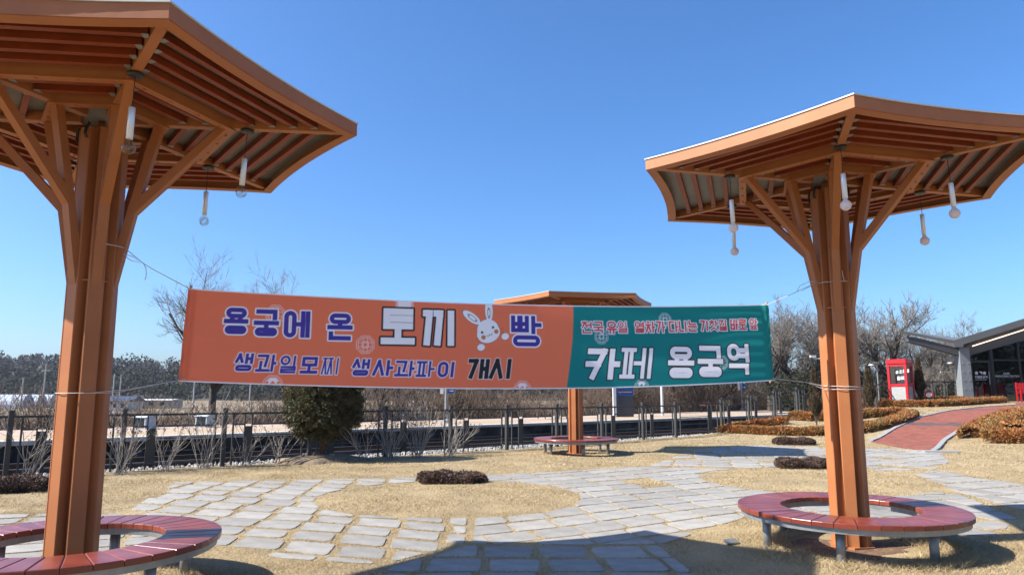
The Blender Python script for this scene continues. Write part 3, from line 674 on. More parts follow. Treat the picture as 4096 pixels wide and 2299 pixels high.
def vow_v(v, x0, y0, x1, y1, t, reach=0.0):
    h = t / 2; Y0, Y1 = y0 + h, y1 - h; Ym = (Y0 + Y1) / 2; w = x1 - x0; S = lambda *p: ('s',) + p
    if v == 0: X = x0 + h + .05 * w; return [S(X, Y1, X, Y0), S(X, Ym, x1 - h * .6, Ym)]
    if v == 4: X = x1 - h; return [S(X, Y1, X, Y0), S(x0 - reach, Ym, X, Ym)]
    if v == 6: X = x1 - h; q = (Y1 - Y0) * .20; return [S(X, Y1, X, Y0), S(x0 - reach, Ym + q, X, Ym + q), S(x0 - reach, Ym - q, X, Ym - q)]
    if v == 20: X = (x0 + x1) / 2; return [S(X, Y1, X, Y0)]
    if v == 1: return [S(x0 + h, Y1, x0 + h, Y0), S(x1 - h, Y1, x1 - h, Y0), S(x0 + h, Ym, x1 - h, Ym)]
    if v in (5, 7):
        X = x0 + w * .40; tk = [Ym] if v == 5 else [Ym + (Y1 - Y0) * .13, Ym - (Y1 - Y0) * .13]
        return [S(X, Y1, X, Y0), S(x1 - h, Y1, x1 - h, Y0)] + [S(x0 - reach, q, X, q) for q in tk]
    return []
def vow_h(v, x0, y0, x1, y1, t):
    h = t / 2; X0, X1, Y0, Y1 = x0 + h, x1 - h, y0 + h, y1 - h; M = (X0 + X1) / 2; q = (X1 - X0) * .2; S = lambda *p: ('s',) + p
    if v == 8: return [S(X0, Y0, X1, Y0), S(M, y1 + h, M, Y0)]
    if v == 12: return [S(X0, Y0, X1, Y0), S(M - q, y1 + h, M - q, Y0), S(M + q, y1 + h, M + q, Y0)]
    if v == 13: return [S(X0, Y1, X1, Y1), S(M, Y1, M, y0 - h)]
    if v == 17: return [S(X0, Y1, X1, Y1), S(M - q, Y1, M - q, y0), S(M + q, Y1, M + q, y0)]
    return [S(X0, (Y0 + Y1) / 2, X1, (Y0 + Y1) / 2)]
def glyph(ch, x0, x1, y0, y1, t):
    """strokes of one syllable inside the box, stroke width t"""
    k = ord(ch) - 0xAC00; c = INI[k // 588]; v = (k % 588) // 28; f = k % 28; W = x1 - x0; H = y1 - y0
    B = lambda a, b_, c_, d: (x0 + a * W, y0 + b_ * H, x0 + c_ * W, y0 + d * H)
    fin = FIN.get(f)
    if v in (0, 4, 6, 20, 1, 5, 7):
        s = .50 if v in (1, 5, 7) else .62
        if fin:
            P = cons(c, *B(0, .45, s - .02, 1), t, c == 'ㄱ') + vow_v(v, *B(s + .04, .40, 1, 1), t, .06 * W) + cons(fin, *B(.06, 0, .97, .36 if fin != 'ㄹ' else .42), t)
        else: P = cons(c, *B(0, 0, s - .02, 1), t, c in 'ㄱㄲㅋ') + vow_v(v, *B(s + .04, 0, 1, 1), t, .06 * W)
    elif v in (9, 14):
        hv = 8 if v == 9 else 13
        if fin: P = cons(c, *B(.08, .58, .62, 1), t) + vow_h(hv, *B(0, .40, .66, .58), t) + vow_v(0 if v == 9 else 4, *B(.72, .34, 1, 1), t) + cons(fin, *B(.10, 0, .97, .28), t)
        else: P = cons(c, *B(.08, .34, .62, 1), t, c == 'ㄱ') + [q for q in vow_h(hv, *B(0, 0, .68, .5), t)] + vow_v(0 if v == 9 else 4, *B(.72, 0, 1, 1), t)
        if v == 9 and not fin:
            X = x0 + .24 * W; P = [('s', x0 + .10 * W, y1 - t / 2, x0 + .62 * W - t / 2, y1 - t / 2), ('s', x0 + .62 * W - t / 2, y1 - t / 2, x0 + .55 * W - t / 2, y0 + .34 * H)] + [('s', x0 + t / 2, y0 + t / 2, x0 + .66 * W, y0 + t / 2), ('s', X, y0 + .55 * H, X, y0 + t / 2)] + vow_v(0, *B(.74, 0, 1, 1), t)
    else:
        if fin: P = cons(c, *B(.08, .60, .92, 1), t) + vow_h(v, *B(0, .40 if v in (8, 12) else .36, 1, .60 if v in (8, 12) else .58), t) + cons(fin, *B(.06, 0, .94, .33 if fin != 'ㄹ' else .40), t)
        else: P = cons(c, *B(.06, .42, .94, 1), t) + vow_h(v, *B(0, 0, 1, .40), t)
    return P
def sdf(P, X, Y, t):
    best = np.full(X.shape, 9.0); h = t / 2
    for p in P:
        if p[0] == 's':
            _, ax, ay, bx, by = p; dx, dy = bx - ax, by - ay; L_ = math.hypot(dx, dy) or 1e-6; dx /= L_; dy /= L_; cx, cy = (ax + bx) / 2, (ay + by) / 2
            u = np.abs((X - cx) * dx + (Y - cy) * dy) - (L_ / 2 + h); w = np.abs(-(X - cx) * dy + (Y - cy) * dx) - h
            d = np.hypot(np.maximum(u, 0), np.maximum(w, 0)) + np.minimum(np.maximum(u, w), 0)
        else:
            _, cx, cy, hw, hh = p; r = min(hw, hh); qx = np.abs(X - cx) - hw + r; qy = np.abs(Y - cy) - hh + r
            d = np.abs(np.hypot(np.maximum(qx, 0), np.maximum(qy, 0)) + np.minimum(np.maximum(qx, qy), 0) - r) - h
        best = np.minimum(best, d)
    return best
def stroke_mesh(P, t, b, z=0.0, shear=0.0):
    """flat white lettering as thin raised strokes on the local x (right) z (up) plane, facing -y"""
    i = 0
    for p in P:
        y = -0.002 - 0.0004 * (i % 6); i += 1
        if p[0] == 's':
            _, ax, ay, bx, by = p; d = Vector((bx - ax, by - ay)); d = d.normalized() if d.length else Vector((1, 0)); n = Vector((-d.y, d.x)) * t / 2; e = d * t * .45
            a = Vector((ax, ay)) - e; c = Vector((bx, by)) + e; b.poly([(a.x + n.x + shear * a.y, y, a.y + n.y), (a.x - n.x + shear * a.y, y, a.y - n.y), (c.x - n.x + shear * c.y, y, c.y - n.y), (c.x + n.x + shear * c.y, y, c.y + n.y)])
        else:
            _, cx, cy, hw, hh = p; n = 18
            for q in range(n):
                a0, a1 = 2 * math.pi * q / n, 2 * math.pi * (q + 1) / n
                b.poly([(cx + (hw + s_ * t / 2) * math.cos(a_) + shear * cy, y, cy + (hh + s_ * t / 2) * math.sin(a_)) for a_, s_ in ((a0, 1), (a1, 1), (a1, -1), (a0, -1))])

# ------------------------------------------------------------------ banner between the shelters
BL = np.array([-3.4265, 5.7068]); BE = np.array([0.97112427, 0.23857423]); BN = np.array([-BE[1], BE[0]])
pt = np.polyfit([.707, .761, 1.356, 2.219, 3.068, 4.152, 4.983, 5.752, 6.204, 6.28], [2.382, 2.379, 2.357, 2.345, 2.330, 2.335, 2.357, 2.389, 2.410, 2.413], 3)
pb = np.polyfit([.681, .747, 1.412, 2.242, 3.076, 4.141, 4.593, 5.33, 5.908, 6.252], [1.601, 1.598, 1.578, 1.553, 1.544, 1.549, 1.557, 1.584, 1.612, 1.631], 3)
nu, nv = 1130, 158
uu = np.linspace(.695, 6.262, nu); vv = np.linspace(0, 1, nv)
U0, VV = np.meshgrid(uu, vv)  # rows: bottom to top
ZZ = np.polyval(pb, U0) * (1 - VV) + np.polyval(pt, U0) * VV
UU = U0 + 0.026 * (VV - .5) * np.clip((3.4 - U0) / 2.7, -1, 1)
CELL = .005
ORA, TEA, WHT, PUR, BLK, RED_ = (np.array(c) for c in ((.90, .215, .108), (.012, .235, .235), (.95, .94, .97), (.075, .055, .34), (.030, .030, .032), (.64, .085, .10)))
IMG = np.zeros(UU.shape + (3,)); IMG[:] = ORA
def comp(slc, sdv, col, al=1.0):
    a = (np.clip(.5 - sdv / CELL, 0, 1) * al)[..., None]; IMG[slc] = IMG[slc] * (1 - a) + col * a
def win(u0, u1, z0, z1, m=.03):
    j = np.where((uu > u0 - m) & (uu < u1 + m))[0]; r = (ZZ[:, j] > z0 - m) & (ZZ[:, j] < z1 + m); i = np.where(r.any(1))[0]
    return np.s_[i[0]:i[-1] + 1, j[0]:j[-1] + 1]
bd = np.interp(ZZ, [1.552, 1.851, 2.017, 2.332], [4.057, 4.096, 4.115, 4.133])
a = np.clip(.5 + (UU - bd) / CELL, 0, 1)[..., None]; IMG = IMG * (1 - a) + TEA * a
def octa(X, Y, r): x, y = np.abs(X), np.abs(Y); return np.maximum(np.maximum(x, y), (x + y) * .7071) - r
def emblem(cu, cz, r, full=True):
    s = win(cu - r, cu + r, cz - r, cz + r, .01); X = UU[s] - cu; Y = ZZ[s] - cz; lw = .0019
    d = np.minimum(np.abs(octa(X, Y, r * .95)), np.abs(octa(X, Y, r * .76))) - lw
    comp(s, d, WHT, .85)
    inn = octa(X, Y, r * .76)
    if full:
        g = np.minimum.reduce([np.abs(np.abs(X) - r * .22), np.abs(np.abs(Y) - r * .22), np.abs(np.maximum(np.abs(X), np.abs(Y)) - r * .34), np.abs((np.abs(X) + np.abs(Y)) - r * .36) * .7]) - lw
        comp(s, np.maximum(g, inn), WHT, .8)
    else:
        roof = np.maximum(inn, -(Y - r * .28 + np.abs(X) * .75)); comp(s, np.maximum(octa(X, Y, r * .66), -np.minimum(octa(X, Y, 9.), np.maximum(np.abs(X) - r * .8, -(Y - r * .25) - 9))), WHT, 0.0)
        comp(s, np.maximum(octa(X, Y, r * .70), r * .36 - Y - np.maximum(0, r * .05 - np.abs(X)) * 0), WHT, .95)
        comp(s, np.maximum(np.maximum(np.abs(X) - r * .42, Y - r * .36), -(Y - r * .10 + 0 * X)), WHT, .95)
        comp(s, np.maximum(Y - r * .42 + np.abs(X), -Y - r * .2), ORA if cu < 4.1 else TEA, 1)
for e in [(1.42, 2.182, .081, True), (2.19, 1.931, .081, True), (2.634, 1.733, .070, True), (4.407, 2.042, .070, True), (5.086, 2.225, .066, True), (5.684, 1.806, .069, True), (1.426, 1.577, .081, False), (3.627, 1.541, .080, False), (4.818, 1.566, .072, False)]: emblem(*e)
s = win(2.45, 2.61, 2.25, 2.34); X = UU[s] - 2.527; Y = ZZ[s]
comp(s, np.maximum(np.abs(X) - .062, np.abs(Y - 2.295) - .034), WHT, .95); comp(s, np.minimum(np.abs(np.abs(X) - .069), np.abs(np.abs(X) - .078)) - .0018, WHT, .85)
TS = {'찌': .56, '페': .72, '파': .78, '빵': .84, '열': .85, '찻': .78, '앞': .82, '길': .85, '국': .92, '전': .88, '과': .86, '생': .92, '역': .92, '일': .74}
def gtext(items, t_, out, cf, co, shear=0.0):
    Ps = []
    for ch, u0, u1, z0, z1 in items:
        t = t_ * TS.get(ch, 1.0); P = glyph(ch, u0, u1, z0, z1, t); s = win(u0, u1, z0, z1, .05); zm = (z0 + z1) / 2
        Ps.append((s, sdf(P, UU[s] - shear * (ZZ[s] - zm), ZZ[s], t)))
    for s, d in Ps: comp(s, d - out, co)
    for s, d in Ps: comp(s, d, cf)
gtext([('용', 1.004, 1.203, 2.002, 2.230), ('궁', 1.245, 1.454, 1.989, 2.222), ('에', 1.493, 1.713, 1.982, 2.215), ('온', 1.858, 2.077, 1.965, 2.203)], .040, .0105, PUR, WHT)
gtext([('빵', 3.516, 3.803, 1.937, 2.226)], .048, .0115, PUR, WHT)
gtext([('생', 1.113, 1.259, 1.690, 1.842), ('과', 1.284, 1.445, 1.686, 1.834), ('일', 1.477, 1.618, 1.674, 1.827), ('모', 1.647, 1.796, 1.672, 1.819), ('찌', 1.825, 1.983, 1.666, 1.814), ('생', 2.083, 2.234, 1.657, 1.806), ('사', 2.262, 2.436, 1.658, 1.800), ('과', 2.453, 2.626, 1.653, 1.795), ('파', 2.644, 2.806, 1.650, 1.793), ('이', 2.838, 2.998, 1.647, 1.789)], .0285, .0062, PUR, WHT, .10)
gtext([('토', 2.323, 2.626, 1.938, 2.261), ('끼', 2.695, 3.005, 1.932, 2.256)], .060, .016, WHT, BLK)
gtext([('개', 3.110, 3.310, 1.635, 1.818), ('시', 3.314, 3.531, 1.636, 1.821)], .040, .0042, BLK, WHT, .10)
gtext([('전', 4.209, 4.311, 2.070, 2.184), ('국', 4.326, 4.429, 2.074, 2.188), ('유', 4.463, 4.567, 2.080, 2.192), ('일', 4.579, 4.680, 2.082, 2.195), ('열', 4.756, 4.855, 2.088, 2.199), ('차', 4.869, 4.971, 2.092, 2.202), ('가', 4.979, 5.079, 2.094, 2.207), ('다', 5.121, 5.218, 2.102, 2.212), ('니', 5.228, 5.317, 2.106, 2.216), ('는', 5.328, 5.428, 2.110, 2.221), ('기', 5.464, 5.556, 2.120, 2.227), ('찻', 5.566, 5.663, 2.124, 2.233), ('길', 5.671, 5.763, 2.128, 2.238), ('바', 5.801, 5.890, 2.138, 2.246), ('로', 5.897, 5.986, 2.142, 2.251), ('앞', 6.020, 6.110, 2.147, 2.259)], .0185, .0072, RED_, WHT)
gtext([('카', 4.256, 4.585, 1.635, 1.929), ('페', 4.599, 4.925, 1.645, 1.940)], .055, .0125, WHT, BLK, .10)
gtext([('용', 5.094, 5.377, 1.654, 1.959), ('궁', 5.415, 5.699, 1.666, 1.974), ('역', 5.749, 6.000, 1.692, 1.999)], .050, .0125, WHT, BLK)
# printed rabbit face
def ell(X, Y, cx, cy, rx, ry, ang=0.0):
    c, s_ = math.cos(ang), math.sin(ang); x = (X - cx) * c + (Y - cy) * s_; y = -(X - cx) * s_ + (Y - cy) * c; k = np.hypot(x / rx, y / ry); return (k - 1) * min(rx, ry)
s = win(3.05, 3.53, 1.89, 2.34, .0); X, Y = UU[s], ZZ[s]; LN = .0028; INK = np.array((.06, .06, .07))
body = np.minimum.reduce([ell(X, Y, 3.298, 2.085, .102, .098, .35), ell(X, Y, 3.302, 2.055, .112, .088, .42), ell(X, Y, 3.145, 2.197, .098, .040, -.62), ell(X, Y, 3.307, 2.265, .036, .105, .03)])
comp(s, body - LN, INK); comp(s, body, WHT)
for q in (ell(X, Y, 3.152, 2.193, .047, .017, -.65), ell(X, Y, 3.307, 2.243, .012, .042, .03)): comp(s, np.abs(q) - .0022, INK)
for cx, cz, r in ((3.242, 2.060, .0115), (3.345, 2.109, .0115)): comp(s, np.hypot(X - cx, Y - cz) - r, INK)
for cx, cz, r in ((3.255, 2.014, .021), (3.376, 2.071, .021)): comp(s, np.hypot(X - cx, Y - cz) - r, np.array((.62, .22, .085)))
mx = (X - 3.308) * .91 + (Y - 2.045) * .42; my = -(X - 3.308) * .42 + (Y - 2.045) * .91
comp(s, np.maximum(np.abs(np.hypot(np.abs(mx) - .014, my) - .014) - .0024, my), INK)
for cx, cz in ((3.232, 1.922), (3.460, 2.027)):
    q = ell(X, Y, cx, cz, .036, .031, .3); comp(s, q - LN, INK); comp(s, q, WHT)
for ax, az, bx, bz in ((3.415, 2.092, 3.442, 2.103), (3.418, 2.068, 3.440, 2.070), (3.212, 2.008, 3.188, 1.996), (3.222, 1.988, 3.204, 1.972)):
    comp(s, sdf([('s', ax, az, bx, bz)], X, Y, .003), INK)
# white hems along the top and bottom edges
for Zq in (np.polyval(pt, U0) - ZZ, ZZ - np.polyval(pb, U0)): a = np.clip(.5 + (.009 - Zq) / CELL, 0, 1)[..., None]; IMG = IMG * (1 - a) + WHT * a
# cloth surface: sleeve rolls at both ends, soft horizontal puckers, slight belly
dsp = 0.035 * np.sin(np.pi * (U0 - .7) / 5.56) * np.sin(np.pi * VV) * np.cos(U0 * .6)
pk_ = np.exp(-((6.26 - U0) / .55) ** 2) * .005; dsp += .55 * pk_ * np.sin(VV * 46 + 1.2 * np.sin(U0 * 5)) + np.exp(-((U0 - .7) / .4) ** 2) * .004 * np.sin(VV * 30)
dsp += .006 * np.sin(U0 * 3.1 + 2 * VV) * np.sin(VV * 5) + np.exp(-((6.2 - U0) / 1.6) ** 2) * .003 * np.sin(VV * 19 + U0 * 2)
for ue, sg in ((.735, 1), (6.222, 1)): dsp -= .020 * np.exp(-((U0 - ue) / .026) ** 2)
PX = BL[0] + BE[0] * UU + BN[0] * dsp; PY = BL[1] + BE[1] * UU + BN[1] * dsp
V = np.stack([PX, PY, ZZ], -1).reshape(-1, 3)
ii = np.arange(nv - 1)[:, None] * nu + np.arange(nu - 1)[None]; F = np.stack([ii, ii + 1, ii + nu + 1, ii + nu], -1).reshape(-1, 4)
bn = empty('banner', (0, 0, 0), 0, 'long orange and teal fabric banner with Korean lettering strung between two shelters', 'banner')
me = np_mesh('cloth', V, F, 'banner_print', True)
at = me.attributes.new('print', 'FLOAT_COLOR', 'POINT'); at.data.foreach_set('color', np.concatenate([IMG.reshape(-1, 3), np.ones((nu * nv, 1))], 1).astype(np.float32).ravel())
link('cloth', me, bn)
def bpt(u, z, n=0.0): return (BL[0] + BE[0] * u + BN[0] * n, BL[1] + BE[1] * u + BN[1] * n, z)
for u0, u1, z0, z1 in ((.700, .728, 1.578, 2.408), (6.238, 6.243, 1.612, 2.436)):
    b = MB(); b.tube([bpt(u0, z0, .012), bpt(u1, z1, .012)], .0125, 8); b.build('pole', 'wood_pole', bn)
# ropes
def rope(pts, lab, rad=.0035, extra=()):
    b = MB(); b.tube(pts, rad, 5)
    for e in extra: b.tube(e, rad * .9, 5)
    tag(b.build('tie_rope', 'rope', smooth=True), lab, 'rope', 'white ropes tying the banner')
def trunk_loop(si, z, a0, a1, r=.192, n=10, dz=0.0):
    out = []
    for i in range(n + 1):
        t = R(a0 + (a1 - a0) * i / n); p = SMAT[si] @ Vector((0, 0, z + dz * i / n)); out.append((p.x + r * math.sin(t), p.y - r * math.cos(t), p.z))
    return out
def coil(u, z, r, n=0.0): return [bpt(u + r * math.cos(t), z + .4 * r * math.sin(t) * 1.2, n + .3 * r * math.sin(t)) for t in np.linspace(0, 2 * math.pi, 12)]
lp = trunk_loop(0, 2.70, 30, 100, .235)
rope(lp + [bpt(.34, 2.585), bpt(.42, 2.535), bpt(.73, 2.372, -.02)], 'white rope tying the upper left banner corner to the left shelter strut', extra=[[bpt(.19, 2.655, -.01), bpt(.27, 2.63, -.01), bpt(.33, 2.58, -.01), bpt(.25, 2.60, -.01), bpt(.19, 2.65, -.01)], [bpt(.345, 2.585), bpt(.37, 2.54), bpt(.378, 2.48), bpt(.37, 2.44)]])
lp = trunk_loop(0, 1.50, -95, 75, .195)
rope(lp + [bpt(.24, 1.515), bpt(.74, 1.622, -.02)], 'white rope wrapped round the left trunk holding the lower left banner corner', extra=[[lp[-3]] + [bpt(.3, 1.535, -.01), bpt(.72, 1.618, -.01)], [lp[0], (lp[0][0] - .02, lp[0][1], lp[0][2] - .08), (lp[0][0] - .01, lp[0][1], lp[0][2] - .16), (lp[0][0] + .01, lp[0][1], lp[0][2] - .17)]])
lp = trunk_loop(1, 2.67, 10, -85, .225)
rope(lp + [bpt(6.70, 2.60), bpt(6.60, 2.555), bpt(6.23, 2.405, -.02)], 'white rope tying the upper right banner corner to the right shelter strut', extra=[[bpt(6.60, 2.555), bpt(6.64, 2.62), bpt(6.76, 2.67), bpt(6.86, 2.675), bpt(6.78, 2.63), bpt(6.66, 2.565)], [lp[1], (lp[1][0] - .02, lp[1][1] - .02, lp[1][2] + .06), (lp[1][0] - .025, lp[1][1] - .02, lp[1][2] + .11)], trunk_loop(1, 2.70, -70, -100, .235)])
lp = trunk_loop(1, 1.575, 80, -90, .195, dz=.02)
rope(lp + [bpt(6.66, 1.615), bpt(6.235, 1.655, -.02)], 'white rope wrapped round the right trunk holding the lower right banner corner', extra=[trunk_loop(1, 1.557, 80, -80, .197) + [bpt(6.66, 1.615)], [bpt(6.23, 1.652), bpt(6.29, 1.62), bpt(6.33, 1.61)]])
# small ground spotlights
for x, y, rz, lab in ((2.30, 7.68, .35, 'small grey metal ground light lying in the grass left of the right bench'), (-3.12, 6.02 - .42, .1, 'small grey metal ground light under the left bench')):
    rt = empty('ground_light', (x, y, float(gz(x, y))), rz, lab, 'light'); rt.scale = (.7, .7, .7)
    b = MB(); b.prism([(-.10, -.05, .01), (.10, -.05, .01), (.10, .05, .03), (-.10, .05, .03)], [(-.10, -.06, .035), (.10, -.06, .035), (.10, .05, .075), (-.10, .05, .075)]); b.build('housing', 'steel', rt)
    b = MB(); b.poly([(-.09, -.052, .0395), (.09, -.052, .0395), (.09, .042, .0735), (-.09, .042, .0735)]); b.build('lens', 'steel', rt)
    b = MB(); b.lim(-.02, .02, -.03, .03, -.03, .02); b.build('stake', 'steel', rt)

# ------------------------------------------------------------------ station fence
fe = empty('railing_fence', label='long dark grey metal railing fence between the garden and the railway', cat='fence')
b = MB(); b.bbox(-.043, .043, -.043, .043, -.25, 1.17, .006); b.bbox(-.05, .05, -.05, .05, 1.17, 1.21, .01); POSTM = b.mesh('post', 'fence')
ang_f = math.atan2(E1[1], E1[0])
for i, (x, y) in enumerate(FPOST):
    z = float(gz(x, y)) - .01; z = max(z, 0) if i < 14 else z
    link('post', POSTM, fe, (x, y, z), ang_f)
    if i == len(FPOST) - 1: break
    x1, y1 = FPOST[i + 1]; z1 = float(gz(x1, y1)) - .01
    D = Vector((x1 - x, y1 - y, 0)); L_ = D.length; D.normalize(); zz = max(z, z1) if i >= 12 else 0.0
    mir = (i in (12, 17, 21)); fr = (lambda f: 1 - f) if mir else (lambda f: f)
    def P(f, h): f = fr(f); q = Vector((x, y, 0)) + D * (L_ * f); return Vector((q.x, q.y, zz + h))
    def rail(f0, f1, h, hw=.014, hh=.018):
        p, q = P(f0, h), P(f1, h); X = (q - p).normalized(); Y = Vector((-X.y, X.x, 0)); b = MB(); b.box((p + q) / 2, (q - p).length / 2, hw, hh, X, Y); b.build('rail', 'fence', fe)
    def bar(f, h0, h1, w=.016):
        p = P(f, (h0 + h1) / 2); b = MB(); b.box(p, w, w, (h1 - h0) / 2, D, (-D.y, D.x, 0)); b.build('baluster', 'fence', fe)
    rail(.025, .975, 1.09, .022, .022); rail(.10, .225, .86); rail(.31, .90, .86); rail(.31, .90, .62, .010, .012); rail(.31, .90, .37, .010, .012); rail(.10, .90, .13)
    bar(.095, .02, 1.067); bar(.905, .02, 1.067); bar(.225, .02, 1.067, .012); bar(.305, .02, 1.067, .012)
    p = P(.265, .49); b = MB(); b.box(p, L_ * .036, .012, .33, D, (-D.y, D.x, 0)); b.build('infill_plate', 'fence', fe)

# ------------------------------------------------------------------ plants
def blob_leaves(n, fn, size, aspect=.5, up=None, jit=.45):
    P = []; Nn = []
    for _ in range(n): p, q = fn(); P.append(p); Nn.append(q)
    return leaf_cloud(np.array(P), size, aspect, np.array(Nn), jit)
# clipped conifer
rt = empty('conifer_tree', (-4.34, 16.39, float(gz(-4.34, 16.39)) + .1), 0, 'dense dark green clipped conifer on an earth mound beneath the orange banner', 'tree')
b = MB(); b.tube([(0, 0, -.15), (.02, 0, .2), (-.01, .02, .5), (.02, 0, .9), (0, 0, 2.4)], [.085, .068, .062, .05, .015], 9); b.build('trunk', 'yew_bark', rt, smooth=True)
def prof(t): return .85 * (min(1, .62 + t * 2.6) if t < .45 else math.cos((t - .45) / .55 * math.pi / 2) ** .55)
CL = []
for _ in range(1500):
    t = random.random() ** .9; a = random.uniform(0, 6.283); r = prof(t) * random.uniform(.82, 1.04); CL.append((r * math.cos(a), r * math.sin(a), .42 + 2.45 * t + random.uniform(-.05, .05)))
CL = np.array(CL); n = 80000; idx = rng.integers(0, len(CL), n); P = CL[idx] + rng.normal(size=(n, 3)) * .034
Nn = P - np.array([0, 0, 1.3]); Nn /= np.linalg.norm(Nn, axis=1)[:, None]
V, F = leaf_cloud(P, .040, .42, Nn, .4)
n2 = 5000; q = rng.uniform(size=(n2, 3)); aa = q[:, 0] * 6.283; tt = q[:, 1]; rr = np.array([prof(t) for t in tt]) * .72 * np.sqrt(q[:, 2]); P2 = np.stack([rr * np.cos(aa), rr * np.sin(aa), .45 + 2.35 * tt], 1); V2, F2 = leaf_cloud(P2, .22, .8)
link('crown', np_mesh('crown', np.concatenate([V, V2]), np.concatenate([F, F2 + len(V)]), 'yew'), rt)
S = []
for k in range(22):
    a = random.uniform(0, 6.28); p0 = (0, 0, random.uniform(.35, .7)); r = random.uniform(.5, .85); p1 = (r * .5 * math.cos(a), r * .5 * math.sin(a), p0[2] + .12); p2 = (r * math.cos(a), r * math.sin(a), p0[2] + random.uniform(.1, .3)); S += [(p0, p1, .018, .012), (p1, p2, .012, .006)]
V, F = segs_mesh(S, 4); link('lower_branches', np_mesh('lower_branches', V, F, 'yew_bark'), rt)

# low clipped brown box shrubs
def box_mesh(seed, lx, ly, h, n=11000):
    r_ = np.random.default_rng(seed); a = r_.uniform(0, 6.283, n); ct = r_.uniform(0, 1, n); th = np.arccos(ct)
    se = lambda v, p: np.sign(v) * np.abs(v) ** p
    x = lx * se(np.sin(th) ** .45 * np.cos(a), .8); y = ly * se(np.sin(th) ** .45 * np.sin(a), .8); z = h * np.cos(th) ** .55
    k = 1 - .25 * r_.uniform(size=n) ** 2; bm = 1 + .07 * np.sin(a * 5 + seed) + .04 * np.sin(a * 11)
    P = np.stack([x * k * bm, y * k * bm, z * (.85 + .15 * k) + .03 * np.sin(x * 9 + seed) * np.cos(y * 11)], 1); Nn = np.stack([x / lx, y / ly, z / h + .2], 1); Nn /= np.linalg.norm(Nn, axis=1)[:, None]
    return leaf_cloud(P, .032, .55, Nn, .45)
for i, (x, y, lx, ly, h, lab) in enumerate([(-1.03, 12.3, .57, .36, .175, 'low clipped dark brown shrub in the middle of the grass island'), (8.45, 21.5, .60, .40, .21, 'low brown shrub by the far shelter shadow near the hedges'), (6.05, 14.85, .60, .38, .20, 'low brown shrub partly behind the right shelter trunk'), (-8.05, 11.4, .72, .45, .21, 'low dark shrub at the left edge beside the left trunk')]):
    rt = empty('box_shrub', (x, y, float(gz(x, y)) - .01), random.uniform(-.1, .1), lab, 'shrub', 'low clipped brown shrubs')
    V, F = box_mesh(i, lx, ly, h); link('foliage', np_mesh('foliage', V, F, 'boxwood'), rt)
    b = MB(); b.lathe([(.93, 0), (.9, .5), (.6, .8), (.2, .88)], 16); b.v = [(p[0] * lx * .92, p[1] * ly * .92, p[2] * h * .9) for p in b.v]; b.build('inner_twigs', 'boxwood', rt)
    S = [((random.uniform(-.2, .2) * lx, random.uniform(-.2, .2) * ly, -.02), (random.uniform(-.9, .9) * lx, random.uniform(-.9, .9) * ly, h * .6), .008, .004) for _ in range(14)]
    V, F = segs_mesh(S); link('stems', np_mesh('stems', V, F, 'twig'), rt)

# rusty orange hedges
def hedge(path, w, h, lab, dens=2600):
    Lt = 0; pts = [Vector(p) for p in path]; segs = []
    for a, c in zip(pts[:-1], pts[1:]): segs.append((a, c, (c - a).length)); Lt += segs[-1][2]
    x0, y0 = path[0]; rt = empty('hedge', (x0, y0, float(gz(x0, y0))), 0, lab, 'hedge', 'clipped orange brown hedges'); z0 = float(gz(x0, y0))
    n = int(Lt * (w + 2 * h) * dens); s = rng.uniform(0, Lt, n); cum = np.cumsum([0] + [q[2] for q in segs]); si = np.clip(np.searchsorted(cum, s) - 1, 0, len(segs) - 1)
    A = np.array([q[0] for q in segs])[si]; C = np.array([q[1] for q in segs])[si]; f = ((s - cum[si]) / (cum[si + 1] - cum[si]))[:, None]; ctr = A + (C - A) * f; d = (C - A) / np.linalg.norm(C - A, axis=1)[:, None]; nn = np.stack([-d[:, 1], d[:, 0]], 1)
    th = rng.uniform(0, math.pi, n); cw = np.sign(np.cos(th)) * np.abs(np.cos(th)) ** .5; sw = np.sin(th) ** .5; k = 1 - .22 * rng.uniform(size=n) ** 2; bm = 1 + .10 * np.sin(s * 4.3) * np.sin(s * 1.7 + 1) + .05 * np.sin(s * 13)
    off = w / 2 * cw * k * bm; P = np.stack([ctr[:, 0] + nn[:, 0] * off, ctr[:, 1] + nn[:, 1] * off, 0 * s], 1); P[:, 2] = gz(P[:, 0], P[:, 1]) + h * sw * k * (1 + .07 * np.sin(s * 6)) + .01
    Nn = np.stack([nn[:, 0] * cw, nn[:, 1] * cw, sw + .2], 1); Nn /= np.linalg.norm(Nn, axis=1)[:, None]
    V, F = leaf_cloud(P - np.array([x0, y0, z0]), .085, .5, Nn, .45); link('foliage', np_mesh('foliage', V, F, 'hedge'), rt)
    b = MB()
    for i, (a, c, l) in enumerate(segs):
        dv = (c - a).normalized(); a = a + dv * (.4 if i == 0 else 0); c = c - dv * (.4 if i == len(segs) - 1 else 0); nv_ = Vector((-dv.y, dv.x)) * w * .24
        q = [a + nv_, a - nv_, c - nv_, c + nv_]; b.prism([(p.x - x0, p.y - y0, float(gz(p.x, p.y)) - z0 - .02) for p in q], [(p.x - x0 - .0, p.y - y0, float(gz(p.x, p.y)) - z0 + h * (.5 + .01 * i)) for p in q])
    b.build('inner_branches', 'hedge', rt)
hedge([(7.85, 26.9), (8.6, 26.0), (9.5, 25.1), (10.6, 24.4), (11.8, 24.3), (13.1, 25.1), (14.6, 26.5), (15.5, 27.8)], .55, .23, 'long curved orange hedge in front, running behind the right shelter trunk')
hedge([(8.3, 27.3), (9.5, 27.75), (10.7, 27.9)], .45, .22, 'short orange hedge arm beside the fence end')
hedge([(11.5, 29.2), (12.0, 28.3), (13.2, 28.0), (14.6, 28.3), (15.7, 28.7)], .55, .28, 'orange hedge behind the nearest small cypress')
